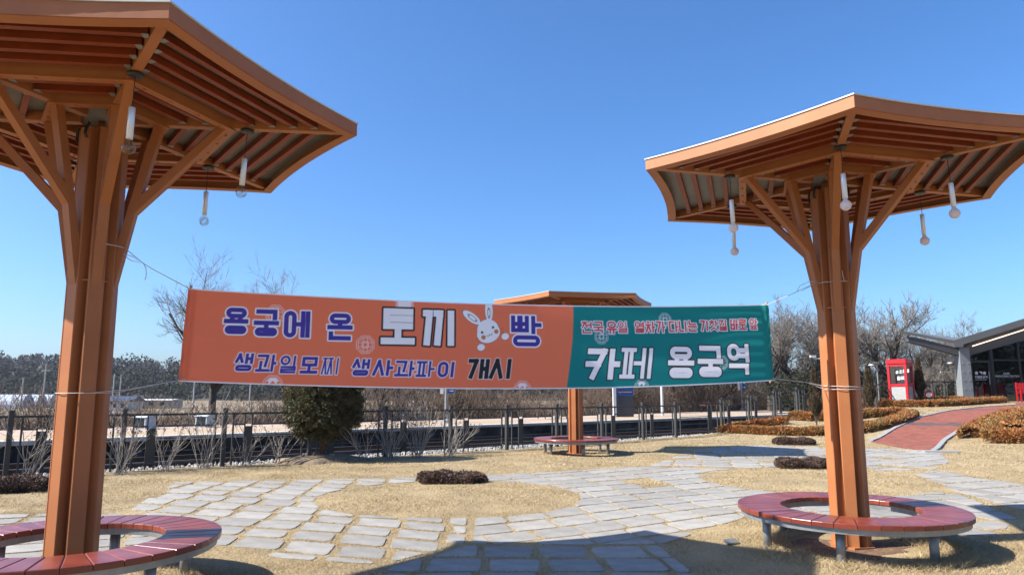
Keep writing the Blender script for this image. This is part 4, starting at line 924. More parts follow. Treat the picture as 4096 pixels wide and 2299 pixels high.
hedge([(16.6, 36.8), (19.1, 35.2), (20.1, 34.3), (22.2, 35.3), (24.0, 36.1), (25.2, 36.7)], .6, .28, 'low orange hedge in front of the red booth and cafe door')
hedge([(16.8, 37.6), (19.0, 36.5), (21.0, 36.35), (23.4, 36.95)], .5, .32, 'upper orange hedge at the foot of the red booth')
hedge([(13.75, 21.3), (15.3, 22.75), (17.0, 24.3), (18.9, 25.7)], .85, .34, 'orange and green hedge along the right side of the brick path')
hedge([(13.75, 20.95), (14.6, 20.35), (16.2, 19.7), (18.5, 19.2)], .85, .32, 'front edge of the hedge bed at the right frame edge', 2200)
hedge([(15.0, 21.3), (16.6, 21.5), (18.5, 22.5), (20.5, 24.5)], 1.5, .34, 'broad green and orange hedge filling the bed at the right', 1600)

# columnar cypresses
def cyp_mesh(h, r, n=9000):
    t = rng.uniform(0, 1, n) ** .85; a = rng.uniform(0, 6.283, n); pr = np.where(t < .25, .35 + t * 2.6, 1.0 * (1 - (t - .25) / .75) ** .8) * (1 + .15 * np.sin(a * 4 + t * 17)); k = rng.uniform(.35, 1, n) ** .5
    P = np.stack([r * pr * k * np.cos(a), r * pr * k * np.sin(a), .18 * h + .82 * h * t], 1); Nn = np.stack([np.cos(a) * .25, np.sin(a) * .25, np.ones(n)], 1); Nn /= np.linalg.norm(Nn, axis=1)[:, None]
    return leaf_cloud(P, .13, .20, Nn, .75)
for x, y, h, lab in ((11.36, 26.65, 2.0, 'small brown columnar cypress just left of the right trunk'), (15.46, 30.75, 1.95, 'small brown columnar cypress just right of the right trunk'), (20.75, 36.1, 2.35, 'taller brown columnar cypress beside the red booth')):
    rt = empty('cypress', (x, y, float(gz(x, y))), random.uniform(0, 6), lab, 'tree', 'small columnar cypresses')
    V, F = cyp_mesh(h, .25); link('crown', np_mesh('crown', V, F, 'cypress'), rt)
    b = MB(); b.tube([(0, 0, -.05), (.01, 0, .4), (0, 0, h * .7)], [.03, .025, .008], 6)
    for k in range(6): a = k * 1.05; b.tube([(0, 0, .06 + .03 * k), (.07 * math.cos(a), .07 * math.sin(a), .25 + .03 * k), (.10 * math.cos(a), .10 * math.sin(a), .6)], [.012, .010, .005], 4)
    b.build('trunk', 'bark', rt)

# bare pale-stemmed shrubs along the fence
def wander(p, d, L_, r0, r1, nseg, wob, S):
    pts = [p.copy()]
    for i in range(nseg):
        d = (d + Vector((random.gauss(0, wob), random.gauss(0, wob), random.gauss(0, wob * .5)))).normalized(); q = p + d * (L_ / nseg)
        S.append((tuple(p), tuple(q), r0 + (r1 - r0) * i / nseg, r0 + (r1 - r0) * (i + 1) / nseg)); p = q; pts.append(p.copy())
    return pts, d
SHR = [(-9.75, 13.0, 1.35, 7, 0), (-8.55, 12.75, 1.35, 8, 0), (-7.35, 13.55, 1.45, 9, 0), (-6.75, 13.95, 1.2, 6, .2), (-6.25, 14.65, 1.55, 9, 0), (-5.55, 15.0, 1.0, 6, .3), (-5.15, 15.75, 1.0, 7, 0), (-3.35, 16.2, .95, 7, -.2), (-2.85, 16.75, 1.35, 14, -.1), (-2.25, 17.2, 1.5, 14, .0), (-1.55, 17.6, 1.2, 9, .45)]
SL = ['leafless pale stemmed shrub at the far left edge of the fence', 'leafless shrub just left of the left trunk', 'leafless shrub just right of the left trunk', 'small leaning bare shrub between the left trunk and the bare tree', 'tall bare shrub with dark seed heads below the left banner corner', 'small bare shrub beside the tall seed head shrub', 'bare shrub left of the clipped conifer', 'low bare shrub right of the clipped conifer', 'thick bare shrub with many pale stems right of the conifer', 'tallest bare shrub with seed heads behind the middle fence post', 'bare shrub with pale stems bending to the right']
for (x, y, h, ns, ln), lab in zip(SHR, SL):
    S = []; tips = []
    for k in range(int(ns * 1.7)):
        a = random.uniform(0, 6.28); d = Vector((math.cos(a) * .34 + ln, math.sin(a) * .38, 1)).normalized(); hh = h * random.uniform(.55, 1.05)
        pts, d2 = wander(Vector((random.gauss(0, .06), random.gauss(0, .06), -.03)), d, hh, random.uniform(.005, .010), .0035, 7, .12, S)
        for j in range(random.randint(2, 6)):
            q = pts[random.randint(2, 6)]; dd_ = (d2 + Vector((random.gauss(0, .45), random.gauss(0, .45), .2))).normalized(); p2, _ = wander(q, dd_, hh * random.uniform(.2, .45), .0045, .002, 4, .16, S); tips.append(p2[-1])
        tips.append(pts[-1])
    rt = empty('bare_shrub', (x, y, float(gz(x, y))), 0, lab, 'shrub', 'leafless shrubs along the fence')
    V, F = segs_mesh(S, 4); tag(link('stems', np_mesh('stems', V, F, 'pale_stem'), rt), kind='stuff')
    T = np.array([tuple(t) for t in tips if t.z > h * .5] or [tuple(tips[0])]); T = np.repeat(T, 7, 0) + rng.normal(size=(len(T) * 7, 3)) * .014
    V, F = leaf_cloud(T, .026, .8); tag(link('seed_heads', np_mesh('seed_heads', V, F, 'seed'), rt), kind='stuff')

# ------------------------------------------------------------------ bare trees
def tree_mesh(seed, H, spread, nmain=4, fork=.3, density=1.0, rmin=.012):
    random.seed(seed); S = []; T = []
    def br(p, d, L_, r, lev):
        nseg = 6 if lev < 2 else 4; pts = [p.copy()]; dcur = d.copy(); rr = r; tgt = S if lev < 3 else T
        for i in range(nseg):
            lift = .06 if lev else .0
            dcur = (dcur + Vector((random.gauss(0, .11), random.gauss(0, .11), random.gauss(0, .06) + lift))).normalized(); q = p + dcur * (L_ / nseg); r2 = r * (1 - .68 * (i + 1) / nseg)
            tgt.append((tuple(p), tuple(q), rr, r2)); p = q; rr = r2; pts.append(p.copy())
        if lev >= 5: return
        nch = {0: 0, 1: 6, 2: 6, 3: 5, 4: 3}[lev]
        for k in range(int(nch * density)):
            f = random.uniform(.25, 1.0); i = min(nseg, max(1, int(f * nseg))); o = dcur.orthogonal().normalized(); o.rotate(Matrix.Rotation(random.uniform(0, 6.283), 3, dcur))
            nd = (dcur * random.uniform(.6, 1.0) + o * random.uniform(.5, .95)).normalized(); nd.z += .12; nd.normalize()
            br(pts[i], nd, L_ * random.uniform(.42, .66), max(rmin, r * (1 - .68 * i / nseg) * .62), lev + 1)
    r0 = H * .022
    th = H * fork; S.append(((0, 0, -.3), (.02 * H * .1, 0, th * .5), r0 * 1.35, r0 * 1.05)); S.append(((.02 * H * .1, 0, th * .5), (0, .01, th), r0 * 1.05, r0))
    for k in range(nmain):
        a = 6.283 * k / nmain + random.uniform(-.4, .4); d = Vector((math.cos(a) * spread, math.sin(a) * spread, 1)).normalized(); br(Vector((0, 0, th * random.uniform(.75, 1.0))), d, H * (1 - fork) * random.uniform(.62, .8), r0 * random.uniform(.6, .8), 1)
    Vt, Ft = segs_mesh(S, 6); Vw, Fw = segs_mesh(T, 3)
    return np_mesh('trunk', Vt, Ft, 'bark', True), np_mesh('twigs', Vw, Fw, 'twig')
TV = [tree_mesh(17, 6.6, .95, 5, .24, 1.0, .0065), tree_mesh(5, 6.5, .55, 4, .30, 1.0), tree_mesh(23, 6.0, .75, 5, .22, 1.1), tree_mesh(31, 5.0, .95, 5, .25, 1.15)]
random.seed(99)
def bare_tree(v, x, y, z, s, rz, lab, grp='leafless trees behind the platform'):
    rt = empty('bare_tree', (x, y, z), rz, lab, 'tree', grp); rt.scale = (s, s, s); link('trunk', TV[v][0], rt); link('twigs', TV[v][1], rt)
bare_tree(0, -11.7, 27.8, .25, .93, 2.2, 'large spreading leafless tree behind the left end of the banner')
bare_tree(1, -5.8, 31.5, .0, .53, 2.1, 'leafless tree hidden behind the orange part of the banner')
bare_tree(2, -3.6, 36.0, -.2, .75, 4.0, 'slender leafless tree behind the small blue platform sign')
bare_tree(3, 6.3, 41.0, -.2, .85, 1.0, 'leafless tree behind the blue station sign')
bare_tree(2, 10.0, 44.0, -.3, .95, 2.5, 'dark trunked leafless tree right of the white lamp post')
RT = [(1, 16.5, 45.5, 1.12, 0.3, 'leafless tree just right of the teal banner end'), (2, 18.9, 46.5, 1.10, 1.7, 'tall leafless tree left of the right trunk'), (1, 22.0, 48.0, 1.15, 3.0, 'leafless tree seen behind the right trunk'), (1, 25.2, 47.5, 1.22, 5.2, 'tall twiggy leafless tree right of the right trunk'), (0, 28.3, 49.0, .92, 2.2, 'round crowned leafless tree behind the red booth'), (3, 31.2, 50.5, 1.08, .4, 'spreading leafless tree between the booth and the cafe'), (2, 33.6, 51.5, 1.0, 3.4, 'leafless tree right beside the cafe column'), (3, 14.3, 48.5, .95, 4.4, 'low leafless tree behind the teal end of the banner')]
RT += [(2, 15.6, 50.0, 1.05, 5.0, 'leafless tree in the back row right of the banner end'), (3, 20.6, 51.0, 1.25, 2.0, 'broad leafless tree in the back row left of the trunk'), (0, 23.6, 52.0, 1.0, 4.1, 'tall leafless tree in the back row behind the trunk'), (2, 27.0, 53.0, 1.2, .9, 'leafless tree in the back row left of the booth'), (3, 29.6, 46.8, .82, 2.7, 'small leafless tree close behind the booth cypress'), (1, 33.0, 54.5, 1.0, 1.3, 'leafless tree in the back row under the cafe roof tip'), (3, 26.4, 45.0, .75, 5.6, 'low leafless tree close behind the fence left of the booth'), (2, 12.2, 46.5, .85, 3.3, 'leafless tree under the middle of the teal banner')]
for v, x, y, s, rz, lab in RT: bare_tree(v, x, y, .2, s, rz, lab)

# evergreen bushes among the trees
def bush(x, y, z, rx, rz_, n, lab, size=.16):
    rt = empty('evergreen_tree', (x, y, z), 0, lab, 'tree', 'dark evergreens behind the platform')
    C = []
    for _ in range(90): v = Vector((random.gauss(0, 1), random.gauss(0, 1), random.gauss(0, 1))).normalized() * random.uniform(.55, 1); C.append((v.x * rx, v.y * rx, rz_ * (1 + v.z)))
    C = np.array(C)[rng.integers(0, 90, n)]; P = C + rng.normal(size=(n, 3)) * rx * .14; V, F = leaf_cloud(P, size, .45); link('crown', np_mesh('crown', V, F, 'pine'), rt)
    b = MB(); b.tube([(0, 0, -.8), (0, 0, rz_)], [.12, .05], 6); b.build('trunk', 'bark', rt)
bush(17.6, 44.2, 0.2, 1.7, 1.35, 6000, 'dark evergreen bush just right of the banner under the bare trees')
bush(20.2, 45.0, 0.2, 1.5, 1.5, 6000, 'dark evergreen bush left of the right trunk')
bush(22.6, 45.6, .2, 1.6, 1.25, 6000, 'dark evergreen bush directly behind the right trunk')
bush(26.0, 46.6, .3, 1.5, 1.3, 5000, 'dark evergreen bush left of the red booth')
bush(29.8, 46.5, .5, 1.3, 1.1, 4500, 'dark evergreen bush between booth and cafe fence')
bush(32.6, 47.5, .6, 1.4, 1.9, 5000, 'yellowish evergreen beside the cafe column')
bush(-2.4, 34.0, -.2, .8, .8, 2500, 'small evergreen bush behind the small blue sign pole', .12)
# evergreen trees to the right of the plaza, seen mirrored in the cafe glass
for x, y, s, w_ in ((44, 9, 1.0, 'nearest'), (52, 4, 1.2, 'tallest'), (58, 14, 1.1, 'farthest')):
    bush(x, y, 2.0, 3.2 * s, 3.4 * s, 5000, w_ + ' of the large evergreens right of the plaza, mirrored in the cafe glass', .4)

# ------------------------------------------------------------------ brush thicket behind the platform
S = []
random.seed(3)
for i in range(7500):
    u_ = random.uniform(-14, 62); d_ = 10.6 + abs(random.gauss(0, 2.6)); x, y = ud(u_, d_)
    dens = .5 + .5 * math.sin(u_ * .55 + 1.1) * math.sin(u_ * .21); 
    if u_ < 2 and random.random() < .15: continue
    if random.random() > .55 + .45 * dens: continue
    h = random.uniform(.7, 1.7) * (.75 + .45 * dens) * (1.5 if u_ > 26 else 1.15 if u_ > 12 else .85); z = .30 - .12 * max(0, d_ - 12.5)
    d = Vector((random.gauss(0, .3), random.gauss(0, .3), 1)).normalized(); pts, d2 = wander(Vector((x, y, z)), d, h, random.uniform(.010, .018), .006, 4, .16, S)
    for j in range(3):
        q = pts[random.randint(1, 3)]; dd_ = (d2 + Vector((random.gauss(0, .7), random.gauss(0, .7), .1))).normalized(); wander(q, dd_, h * random.uniform(.25, .6), .008, .004, 2, .2, S)
V, F = segs_mesh(S, 3)
tag(link('brush_thicket', np_mesh('brush_thicket', V, F, 'brush')), 'tangled brown leafless brush along the back of the platform', 'brush', kind='stuff')
n = 26000; u_ = rng.uniform(-14, 62, n); d_ = 10.3 + np.abs(rng.normal(size=n)) * 3.2; P = np.stack([FP0[0] + E1[0] * u_ + N1[0] * d_, FP0[1] + E1[1] * u_ + N1[1] * d_, .28 - .12 * np.maximum(0, d_ - 12.5) + rng.uniform(0, .25, n)], 1)
V, F = leaf_cloud(P, .34, .06, np.tile([[0, 0, 1.0]], (n, 1)), .6)
tag(link('dead_weeds', np_mesh('dead_weeds', V, F, 'brush')), 'dead brown weeds at the back of the platform', 'weeds', kind='stuff')

# ------------------------------------------------------------------ hills with woods
az = np.linspace(-1.5, 1.6, 90)
def ridge(a):
    y = np.interp(a, [-1.5, -.73, -.62, -.50, -.40, -.2, 0, .3, .6, .8, 1.6], [1440, 1452, 1462, 1476, 1470, 1505, 1525, 1515, 1500, 1500, 1510]); return 1.5 + (1574 - y) / 2810 * 430
V = []; F = []
rows = [(300, -1.6), (330, 0), (360, .35), (395, .75), (430, 1.0), (520, .6)]
for a in az:
    for Y, f in rows:
        hh = ridge(a); z = -1.6 if f < 0 or Y == 300 else (-1.6 + (hh + 1.6) * f * (1 + .08 * math.sin(a * 23 + Y))); V.append((a * Y, Y, z))
nr = len(rows)
for i in range(len(az) - 1):
    for j in range(nr - 1): F.append((i * nr + j, i * nr + nr + j, i * nr + nr + 1 + j, i * nr + 1 + j))
tag(link('hill', np_mesh('hill', V, F, 'hill_soil', True)), 'low wooded hills on the horizon', 'hill', kind='structure')
def forest(n, Yr, fr, hsz, nl, lsz, m, name, lab, squash=1.0):
    A = rng.uniform(-1.0, 1.1, n); Y = rng.uniform(*Yr, n); f = np.interp(Y, [300, 330, 360, 395, 430, 520], [0, 0, .35, .75, 1.0, .6]); z = -1.6 + (ridge(A) + 1.6) * f
    H = rng.uniform(*hsz, n); C = np.stack([A * Y, Y, z + H * .5], 1)
    v = rng.normal(size=(n, nl, 3)); v /= np.linalg.norm(v, axis=2)[:, :, None]; v *= rng.uniform(.4, 1, (n, nl, 1)) ** .5
    P = C[:, None, :] + v * np.stack([H * .42, H * .42, H * .52 * squash], 1)[:, None, :]
    V, F = leaf_cloud(P.reshape(-1, 3), lsz, .7); tag(link(name, np_mesh(name, V, F, m)), lab, 'forest', kind='stuff')
forest(1500, (322, 372), None, (6, 10), 110, 1.25, 'pine', 'pine_wood', 'dark evergreen wood at the foot of the hills')
forest(1500, (372, 432), None, (4, 7), 90, 1.0, 'grey_wood', 'bare_wood', 'grey leafless wood along the upper hills')
forest(90, (426, 440), None, (6, 10), 60, 1.6, 'pine', 'skyline_pines', 'scattered pines standing on the skyline')

# ------------------------------------------------------------------ things in the fields
gh = empty('greenhouse', (-100, 152, -1.5), R(8), 'long pale blue plastic greenhouse in the field at the left edge', 'greenhouse')
for k in range(3):
    b = MB(); n = 12; a_ = [(-70, k * 5.6 + 2.6 * math.cos(t), 2.9 * math.sin(t)) for t in np.linspace(0, math.pi, n)]; c_ = [(-3, p[1], p[2]) for p in a_]; b.prism(a_, c_); b.build('plastic_tunnel', 'greenhouse', gh)
def house(name, x, y, w, d, h, rh, wall, roof, lab, rz=0):
    rt = empty(name, (x, y, -1.5), rz, lab, 'building')
    b = MB(); b.lim(-w / 2, w / 2, -d / 2, d / 2, -.2, h); b.build('wall', wall, rt)
    b = MB(); o = .5; b.prism([(-w / 2 - o, -d / 2 - o, h + .003), (-w / 2 - o, d / 2 + o, h + .003), (-w / 2 - o, 0, h + rh)], [(w / 2 + o, -d / 2 - o, h + .003), (w / 2 + o, d / 2 + o, h + .003), (w / 2 + o, 0, h + rh)]); b.build('roof', roof, rt)
    for k in range(3):
        xx = -w * .3 + k * w * .3; b = MB(); b.lim(xx - w * .06, xx + w * .06, -d / 2 - .04, -d / 2 - .003, h * .35, h * .75); b.build('window', 'dark_glass', rt)
house('farm_shed', -79.5, 142, 6.2, 6, 1.6, .9, 'house_wall', 'green_roof', 'low farm shed with a bright green roof right of the left trunk')
house('farmhouse', -70.0, 128, 4.6, 5, 1.7, .9, 'bale', 'blue_roof', 'small white farmhouse with a dark blue roof in the field')
house('farm_building', -74.5, 150, 7.5, 6, 1.7, .25, 'house_wall', 'white_trim', 'cream flat roofed farm building behind the bare shrubs')
def upole(x, y, h, lab, arm=True):
    rt = empty('utility_pole', (x, y, -1.5), random.uniform(-.3, .3), lab, 'pole', 'utility poles in the fields'); b = MB(); b.tube([(0, 0, -.3), (0, 0, h)], [.17, .11], 7); b.build('shaft', 'concrete_pole', rt)
    if arm: b = MB(); b.box((0, 0, h - 1.1), .9, .05, .05); b.build('crossarm', 'concrete_pole', rt)
for px, Y, h, arm, lab in ((195, 120, 8.0, True, 'utility pole with a crossarm left of the left trunk'), (110, 132, 6.0, False, 'plain leaning utility pole in front of the greenhouse'), (432, 160, 6.6, False, 'first thin utility pole right of the left trunk'), (470, 150, 7.2, False, 'second thin utility pole right of the left trunk'), (497, 155, 7.2, False, 'third thin utility pole right of the left trunk'), (790, 130, 6.4, False, 'thin utility pole under the left banner corner'), (1012, 150, 6.6, False, 'thin utility pole between the bare tree and the conifer')):
    upole((px - 2048) / 2810 * Y, Y, h, lab, arm)
for px, Y, lab in ((1640, 88, 'leftmost white wrapped bale in the field'), (1660, 89, 'second white wrapped bale from the left'), (1682, 90, 'third white wrapped bale from the left'), (1768, 86, 'white wrapped bale beside the sign pole'), (1822, 92, 'rightmost white wrapped bale in the field')):
    b = MB(); b.tube([(-.55, 0, 0), (-.5, 0, 0), (.5, 0, 0), (.55, 0, 0)], [.42, .5, .5, .42], 12); tag(b.build('silage_bale', 'bale', None, ((px - 2048) / 2810 * Y, Y, -1.02), random.uniform(-.4, .4), True), lab, 'bale', 'white wrapped bales')
b = MB(); b.poly([(-56, 105, -1.494), (-30, 105, -1.494), (-27, 112, -1.494), (-58, 112, -1.494)]); tag(b.build('crop_strip', 'field_green'), 'narrow green crop strip in the dry field', 'crop', kind='structure')

# ------------------------------------------------------------------ red brick path with kerbs
def lerp_poly(P, f):
    L_ = [0]
    for a, c in zip(P[:-1], P[1:]): L_.append(L_[-1] + math.hypot(c[0] - a[0], c[1] - a[1]))
    return np.interp(f * L_[-1], L_, [p[0] for p in P]), np.interp(f * L_[-1], L_, [p[1] for p in P])
V = []; F = []; nf = 40; nw = 8
for i in range(nf + 1):
    l = lerp_poly(PATH_L, i / nf); r = lerp_poly(PATH_R, i / nf)
    for j in range(nw + 1): t = j / nw; x = l[0] + (r[0] - l[0]) * t; y = l[1] + (r[1] - l[1]) * t; V.append((x, y, float(gz(x, y)) + .012))
for i in range(nf):
    for j in range(nw): F.append((i * (nw + 1) + j, i * (nw + 1) + j + 1, (i + 1) * (nw + 1) + j + 1, (i + 1) * (nw + 1) + j))
bp = link('brick_path', np_mesh('brick_path', V, F, 'mortar')); tag(bp, 'red brick path climbing to the cafe door', 'path', kind='structure')
b = MB()
V = [(24.0, 33.9, 0), (27.0, 32.0, 0), (34, 33.5, 0), (34, 37.9, 0), (24.8, 37.9, 0), (25.6, 36.2, 0)]
b.poly([(p[0], p[1], 0.0) for p in V])
fc = MB(); fc.v = [(p[0], p[1], float(gz(p[0], p[1])) + .03) for p in V]; fc.f = [tuple(range(6))]; tag(fc.build('brick_forecourt', 'mortar'), 'red brick forecourt at the cafe door', 'paving', kind='structure')
brs = []; ca, sa = math.cos(R(-42)), math.sin(R(-42)); bl, bw = .21, .105
for j in range(-30, 190):
    yy = j * bw; offx = (j % 2) * bl / 2
    for i in range(-20, 24):
        px = i * bl + offx; x = 12.5 + px * ca - yy * sa; y = 20.5 + px * sa + yy * ca; brs.append((x, y, yy))
brs = np.array(brs); brs = brs[in_path(brs[:, 0], brs[:, 1])]
brs = brs[np.argsort(brs[:, 1])]
def brick_vf(x, y):
    q = []; 
    for dz, ins in ((-.03, 0), (.022, 0), (.026, .005)):
        for sx, sy in ((-1, -1), (1, -1), (1, 1), (-1, 1)):
            lx, ly = sx * (bl / 2 - .0035 - ins), sy * (bw / 2 - .0035 - ins); X = x + lx * ca - ly * sa; Y = y + lx * sa + ly * ca; q.append((lx, ly, float(gz(X, Y)) + dz + hz))
    f = []
    for k in range(2):
        for i in range(4): j = (i + 1) % 4; f.append((k * 4 + i, k * 4 + j, k * 4 + 4 + j, k * 4 + 4 + i))
    f.append((8, 9, 10, 11)); return q, f
other = {'brick': MB(), 'brick_dark': MB()}
for i, (x, y, yy) in enumerate(brs):
    hz = random.uniform(-.003, .003); q, f = brick_vf(x, y); s_ = 4.30 < yy - .12 * math.floor((x * 3.1) % 2) * .4 < 5.0 or 12.9 < yy < 13.6; m = 'brick_dark' if s_ else 'brick'
    if i < 300:
        z0 = float(gz(x, y)); me = bpy.data.meshes.new('brick'); me.from_pydata([(p[0], p[1], p[2] - z0) for p in q], [], f); me.update(); me.materials.append(MATS[m]); link('brick', me, bp, (x, y, z0), R(-42))
    else:
        b = other[m]; o = len(b.v); b.v += [(x + p[0] * ca - p[1] * sa, y + p[0] * sa + p[1] * ca, p[2]) for p in q]; b.f += [tuple(k + o for k in ff) for ff in f]
for m, b in other.items():
    if b.v: tag(b.build('far_bricks' if m == 'brick' else 'far_dark_bricks', m, bp), kind='stuff')
for side, P in ((1, PATH_L), (-1, PATH_R)):
    for i in range(20):
        x0, y0 = lerp_poly(P, i / 20 + .001); x1, y1 = lerp_poly(P, (i + 1) / 20 - .001); d = Vector((x1 - x0, y1 - y0)); d.normalize(); nx, ny = -d.y * side * .13, d.x * side * .13; b = MB()
        za, zb = float(gz(x0, y0)), float(gz(x1, y1)); t = .055
        b.prism([(x0, y0, za - .1), (x1, y1, zb - .1), (x1 + nx, y1 + ny, zb - .1), (x0 + nx, y0 + ny, za - .1)] if side > 0 else [(x0, y0, za - .1), (x0 + nx, y0 + ny, za - .1), (x1 + nx, y1 + ny, zb - .1), (x1, y1, zb - .1)],
                [(x0, y0, za + t), (x1, y1, zb + t), (x1 + nx, y1 + ny, zb + t), (x0 + nx, y0 + ny, za + t)] if side > 0 else [(x0, y0, za + t), (x0 + nx, y0 + ny, za + t), (x1 + nx, y1 + ny, zb + t), (x1, y1, zb + t)])
        b.build('kerb_stone', 'kerb', bp)
b = MB(); b.box((11.1, 18.6, float(gz(11.1, 18.6)) + .02), .42, .14, .03, (.98, -.2, 0), (.2, .98, 0)); tag(b.build('drain_cover', 'kerb'), 'pale rectangular drain cover in the grass by the brick path', 'drain cover')

# ------------------------------------------------------------------ lettering helpers
def latin(text, size, m, parent, loc, rot=(R(90), 0, 0), align='CENTER', ext=.0015, bold=0.0):
    cu = bpy.data.curves.new('t', 'FONT'); cu.body = text; cu.size = size; cu.align_x = align; cu.extrude = ext; cu.offset = bold
    to = bpy.data.objects.new('t', cu); COL.objects.link(to); bpy.context.view_layer.update()
    me = bpy.data.meshes.new_from_object(to.evaluated_get(bpy.context.evaluated_depsgraph_get())); bpy.data.objects.remove(to); bpy.data.curves.remove(cu)
    me.materials.clear(); me.materials.append(MATS[m]); o = link('lettering', me, parent, loc); o.rotation_euler = rot; return o
def hangul(text, x0, z0, h, w, t, m, parent, y, name='lettering', slope=0.0, shear=0.0, gapw=.12):
    b = MB(); x = x0
    for ch in text:
        if ch == ' ': x += w * .5; continue
        zz = z0 + slope * (x - x0)
        if ch == '#': P = [('s', x + .25 * w, zz, x + .35 * w, zz + h * .8), ('s', x + .55 * w, zz, x + .65 * w, zz + h * .8), ('s', x + .05 * w, zz + h * .27, x + .8 * w, zz + h * .27), ('s', x + .1 * w, zz + h * .55, x + .85 * w, zz + h * .55)]
        else: P = glyph(ch, x, x + w, zz, zz + h, t)
        stroke_mesh(P, t, b, 0, shear); x += w * (1 + gapw)
    o = b.build(name, m, parent, (0, y, 0)); return o

# ------------------------------------------------------------------ cafe
CZ = 1.10
cf = empty('cafe_building', (24.0, 38.0, CZ), 0, 'grey steel cafe with a butterfly roof and dark glass front', 'building')
def cp(x, z): return (x - 24.0, z - CZ)
def ext(b, pts, y0, y1, sh=0.0): b.prism([(cp(x, z)[0] + sh * y0, y0, cp(x, z)[1]) for x, z in pts], [(cp(x, z)[0] + sh * y1, y1, cp(x, z)[1]) for x, z in pts])
b = MB(); ext(b, [(24.12, 1.0), (24.70, 1.0), (24.68, 3.96), (24.15, 3.96)], 0, .5); co = b.build('column', 'cafe_grey', cf)
b = MB()
for k in range(5):
    for q in (.14, .40): b.lathe([(.035, 0), (.035, .012), (.018, .03)], 8, (0, 0, 0)); 
b = MB(); b.lathe([(.026, 0), (.026, .016), (.012, .03)], 8); bolt = b.mesh('bolt', 'cafe_grey')
for k in range(5):
    for q in (.27, .57): o = link('bolt', bolt, co, (q - .02 + .0 * k, -.001, .22 + k * .45)); o.rotation_euler = (R(90), 0, 0)
b = MB(); ext(b, [(21.5, 4.30), (24.17, 3.54), (24.66, 3.52), (24.66, 3.94), (24.1, 3.95), (21.9, 4.52), (21.5, 4.57)], .06, .40); b.build('cantilever_beam', 'cafe_beam', cf)
# roof: left wing (top tilts so its surface shows), right wing
b = MB(); fr_ = [(21.13, 4.74), (23.96, 4.16), (23.96, 4.34), (21.13, 4.87)]
b.v = [(x - 24, -.02, z - CZ) for x, z in fr_] + [(x - 24 + dx, 1.2, z + dz - CZ) for (x, z), dx, dz in zip(fr_, (.67, 1.13, 1.13, .67), (.11, .22, .22, .11))]
b.f = [(0, 1, 2, 3), (7, 6, 5, 4), (0, 4, 5, 1), (1, 5, 6, 2), (2, 6, 7, 3), (3, 7, 4, 0)]; b.build('left_roof_wing', 'cafe_roof', cf)
b = MB(); ext(b, [(23.94, 3.98), (24.42, 3.98), (24.42, 4.115), (34.0, 7.02), (34.0, 7.38), (23.965, 4.345)], -.30, 7.0, .74); b.build('right_roof_wing', 'cafe_roof', cf)
b = MB(); ext(b, [(24.70, 3.50), (34, 6.10), (34, 6.99), (24.70, 4.19)], .35, .55); b.build('roof_beam', 'cafe_beam', cf)
b = MB(); ext(b, [(24.43, 3.99), (24.44, 4.105), (33.9, 6.985), (33.9, 6.97), (24.47, 4.09), (24.46, 3.985)], -.22, 6.9, .74); b.build('soffit_shade', 'cafe_black', cf)  # black sheet under the right wing, painting in the shade on its underside
b = MB(); ext(b, [(24.9, 4.03), (34, 6.83), (34, 6.87), (24.9, 4.07)], .02, .06); b.build('light_strip', 'led', cf)
# glass front
def slope_z(x): return 3.50 + (x - 24.70) * .2796
for x0, x1, z0, z1 in ((24.73, 26.04, 3.30, None), (26.16, 27.55, 3.36, None), (27.65, 29.6, 3.36, None), (24.98, 25.88, 1.22, 3.18), (26.16, 27.55, 1.16, 3.28), (27.65, 29.6, 1.16, 3.28)):
    b = MB(); pts = [(x0, z0), (x1, z0), (x1, z1 or slope_z(x1)), (x0, z1 or slope_z(x0))]; ext(b, pts, .44, .455); b.build('glass_pane', 'pane', cf)
for x0, x1, z0, z1, y0 in ((24.70, 24.98, 1.1, 3.28, .36), (25.88, 26.0, 1.1, 3.28, .37), (26.0, 26.16, 1.1, 3.9, .34), (27.55, 27.65, 1.1, 4.3, .36), (24.98, 25.88, 3.18, 3.30, .375), (24.98, 25.88, 1.1, 1.22, .375), (26.16, 27.55, 3.28, 3.36, .375), (26.16, 27.55, 1.1, 1.16, .375), (27.65, 29.6, 3.28, 3.36, .375), (27.65, 29.6, 1.1, 1.16, .375)):
    b = MB(); ext(b, [(x0, z0), (x1, z0), (x1, z1), (x0, z1)], y0, .52); b.build('frame_bar', 'cafe_black', cf)
b = MB(); ext(b, [(25.80, 2.0), (25.84, 2.0), (25.84, 2.7), (25.80, 2.7)], .28, .31); b.build('door_handle', 'steel', cf)
# dark room behind the glass
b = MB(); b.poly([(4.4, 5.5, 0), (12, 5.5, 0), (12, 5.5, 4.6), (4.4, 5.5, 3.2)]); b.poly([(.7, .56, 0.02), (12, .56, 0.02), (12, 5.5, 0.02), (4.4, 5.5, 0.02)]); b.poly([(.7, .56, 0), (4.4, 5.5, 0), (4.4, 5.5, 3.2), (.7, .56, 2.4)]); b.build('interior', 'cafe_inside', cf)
b = MB(); b.bbox(2.4, 5.4, 3.0, 3.6, .02, 1.05, .02); b.build('counter', 'cafe_beam', cf)
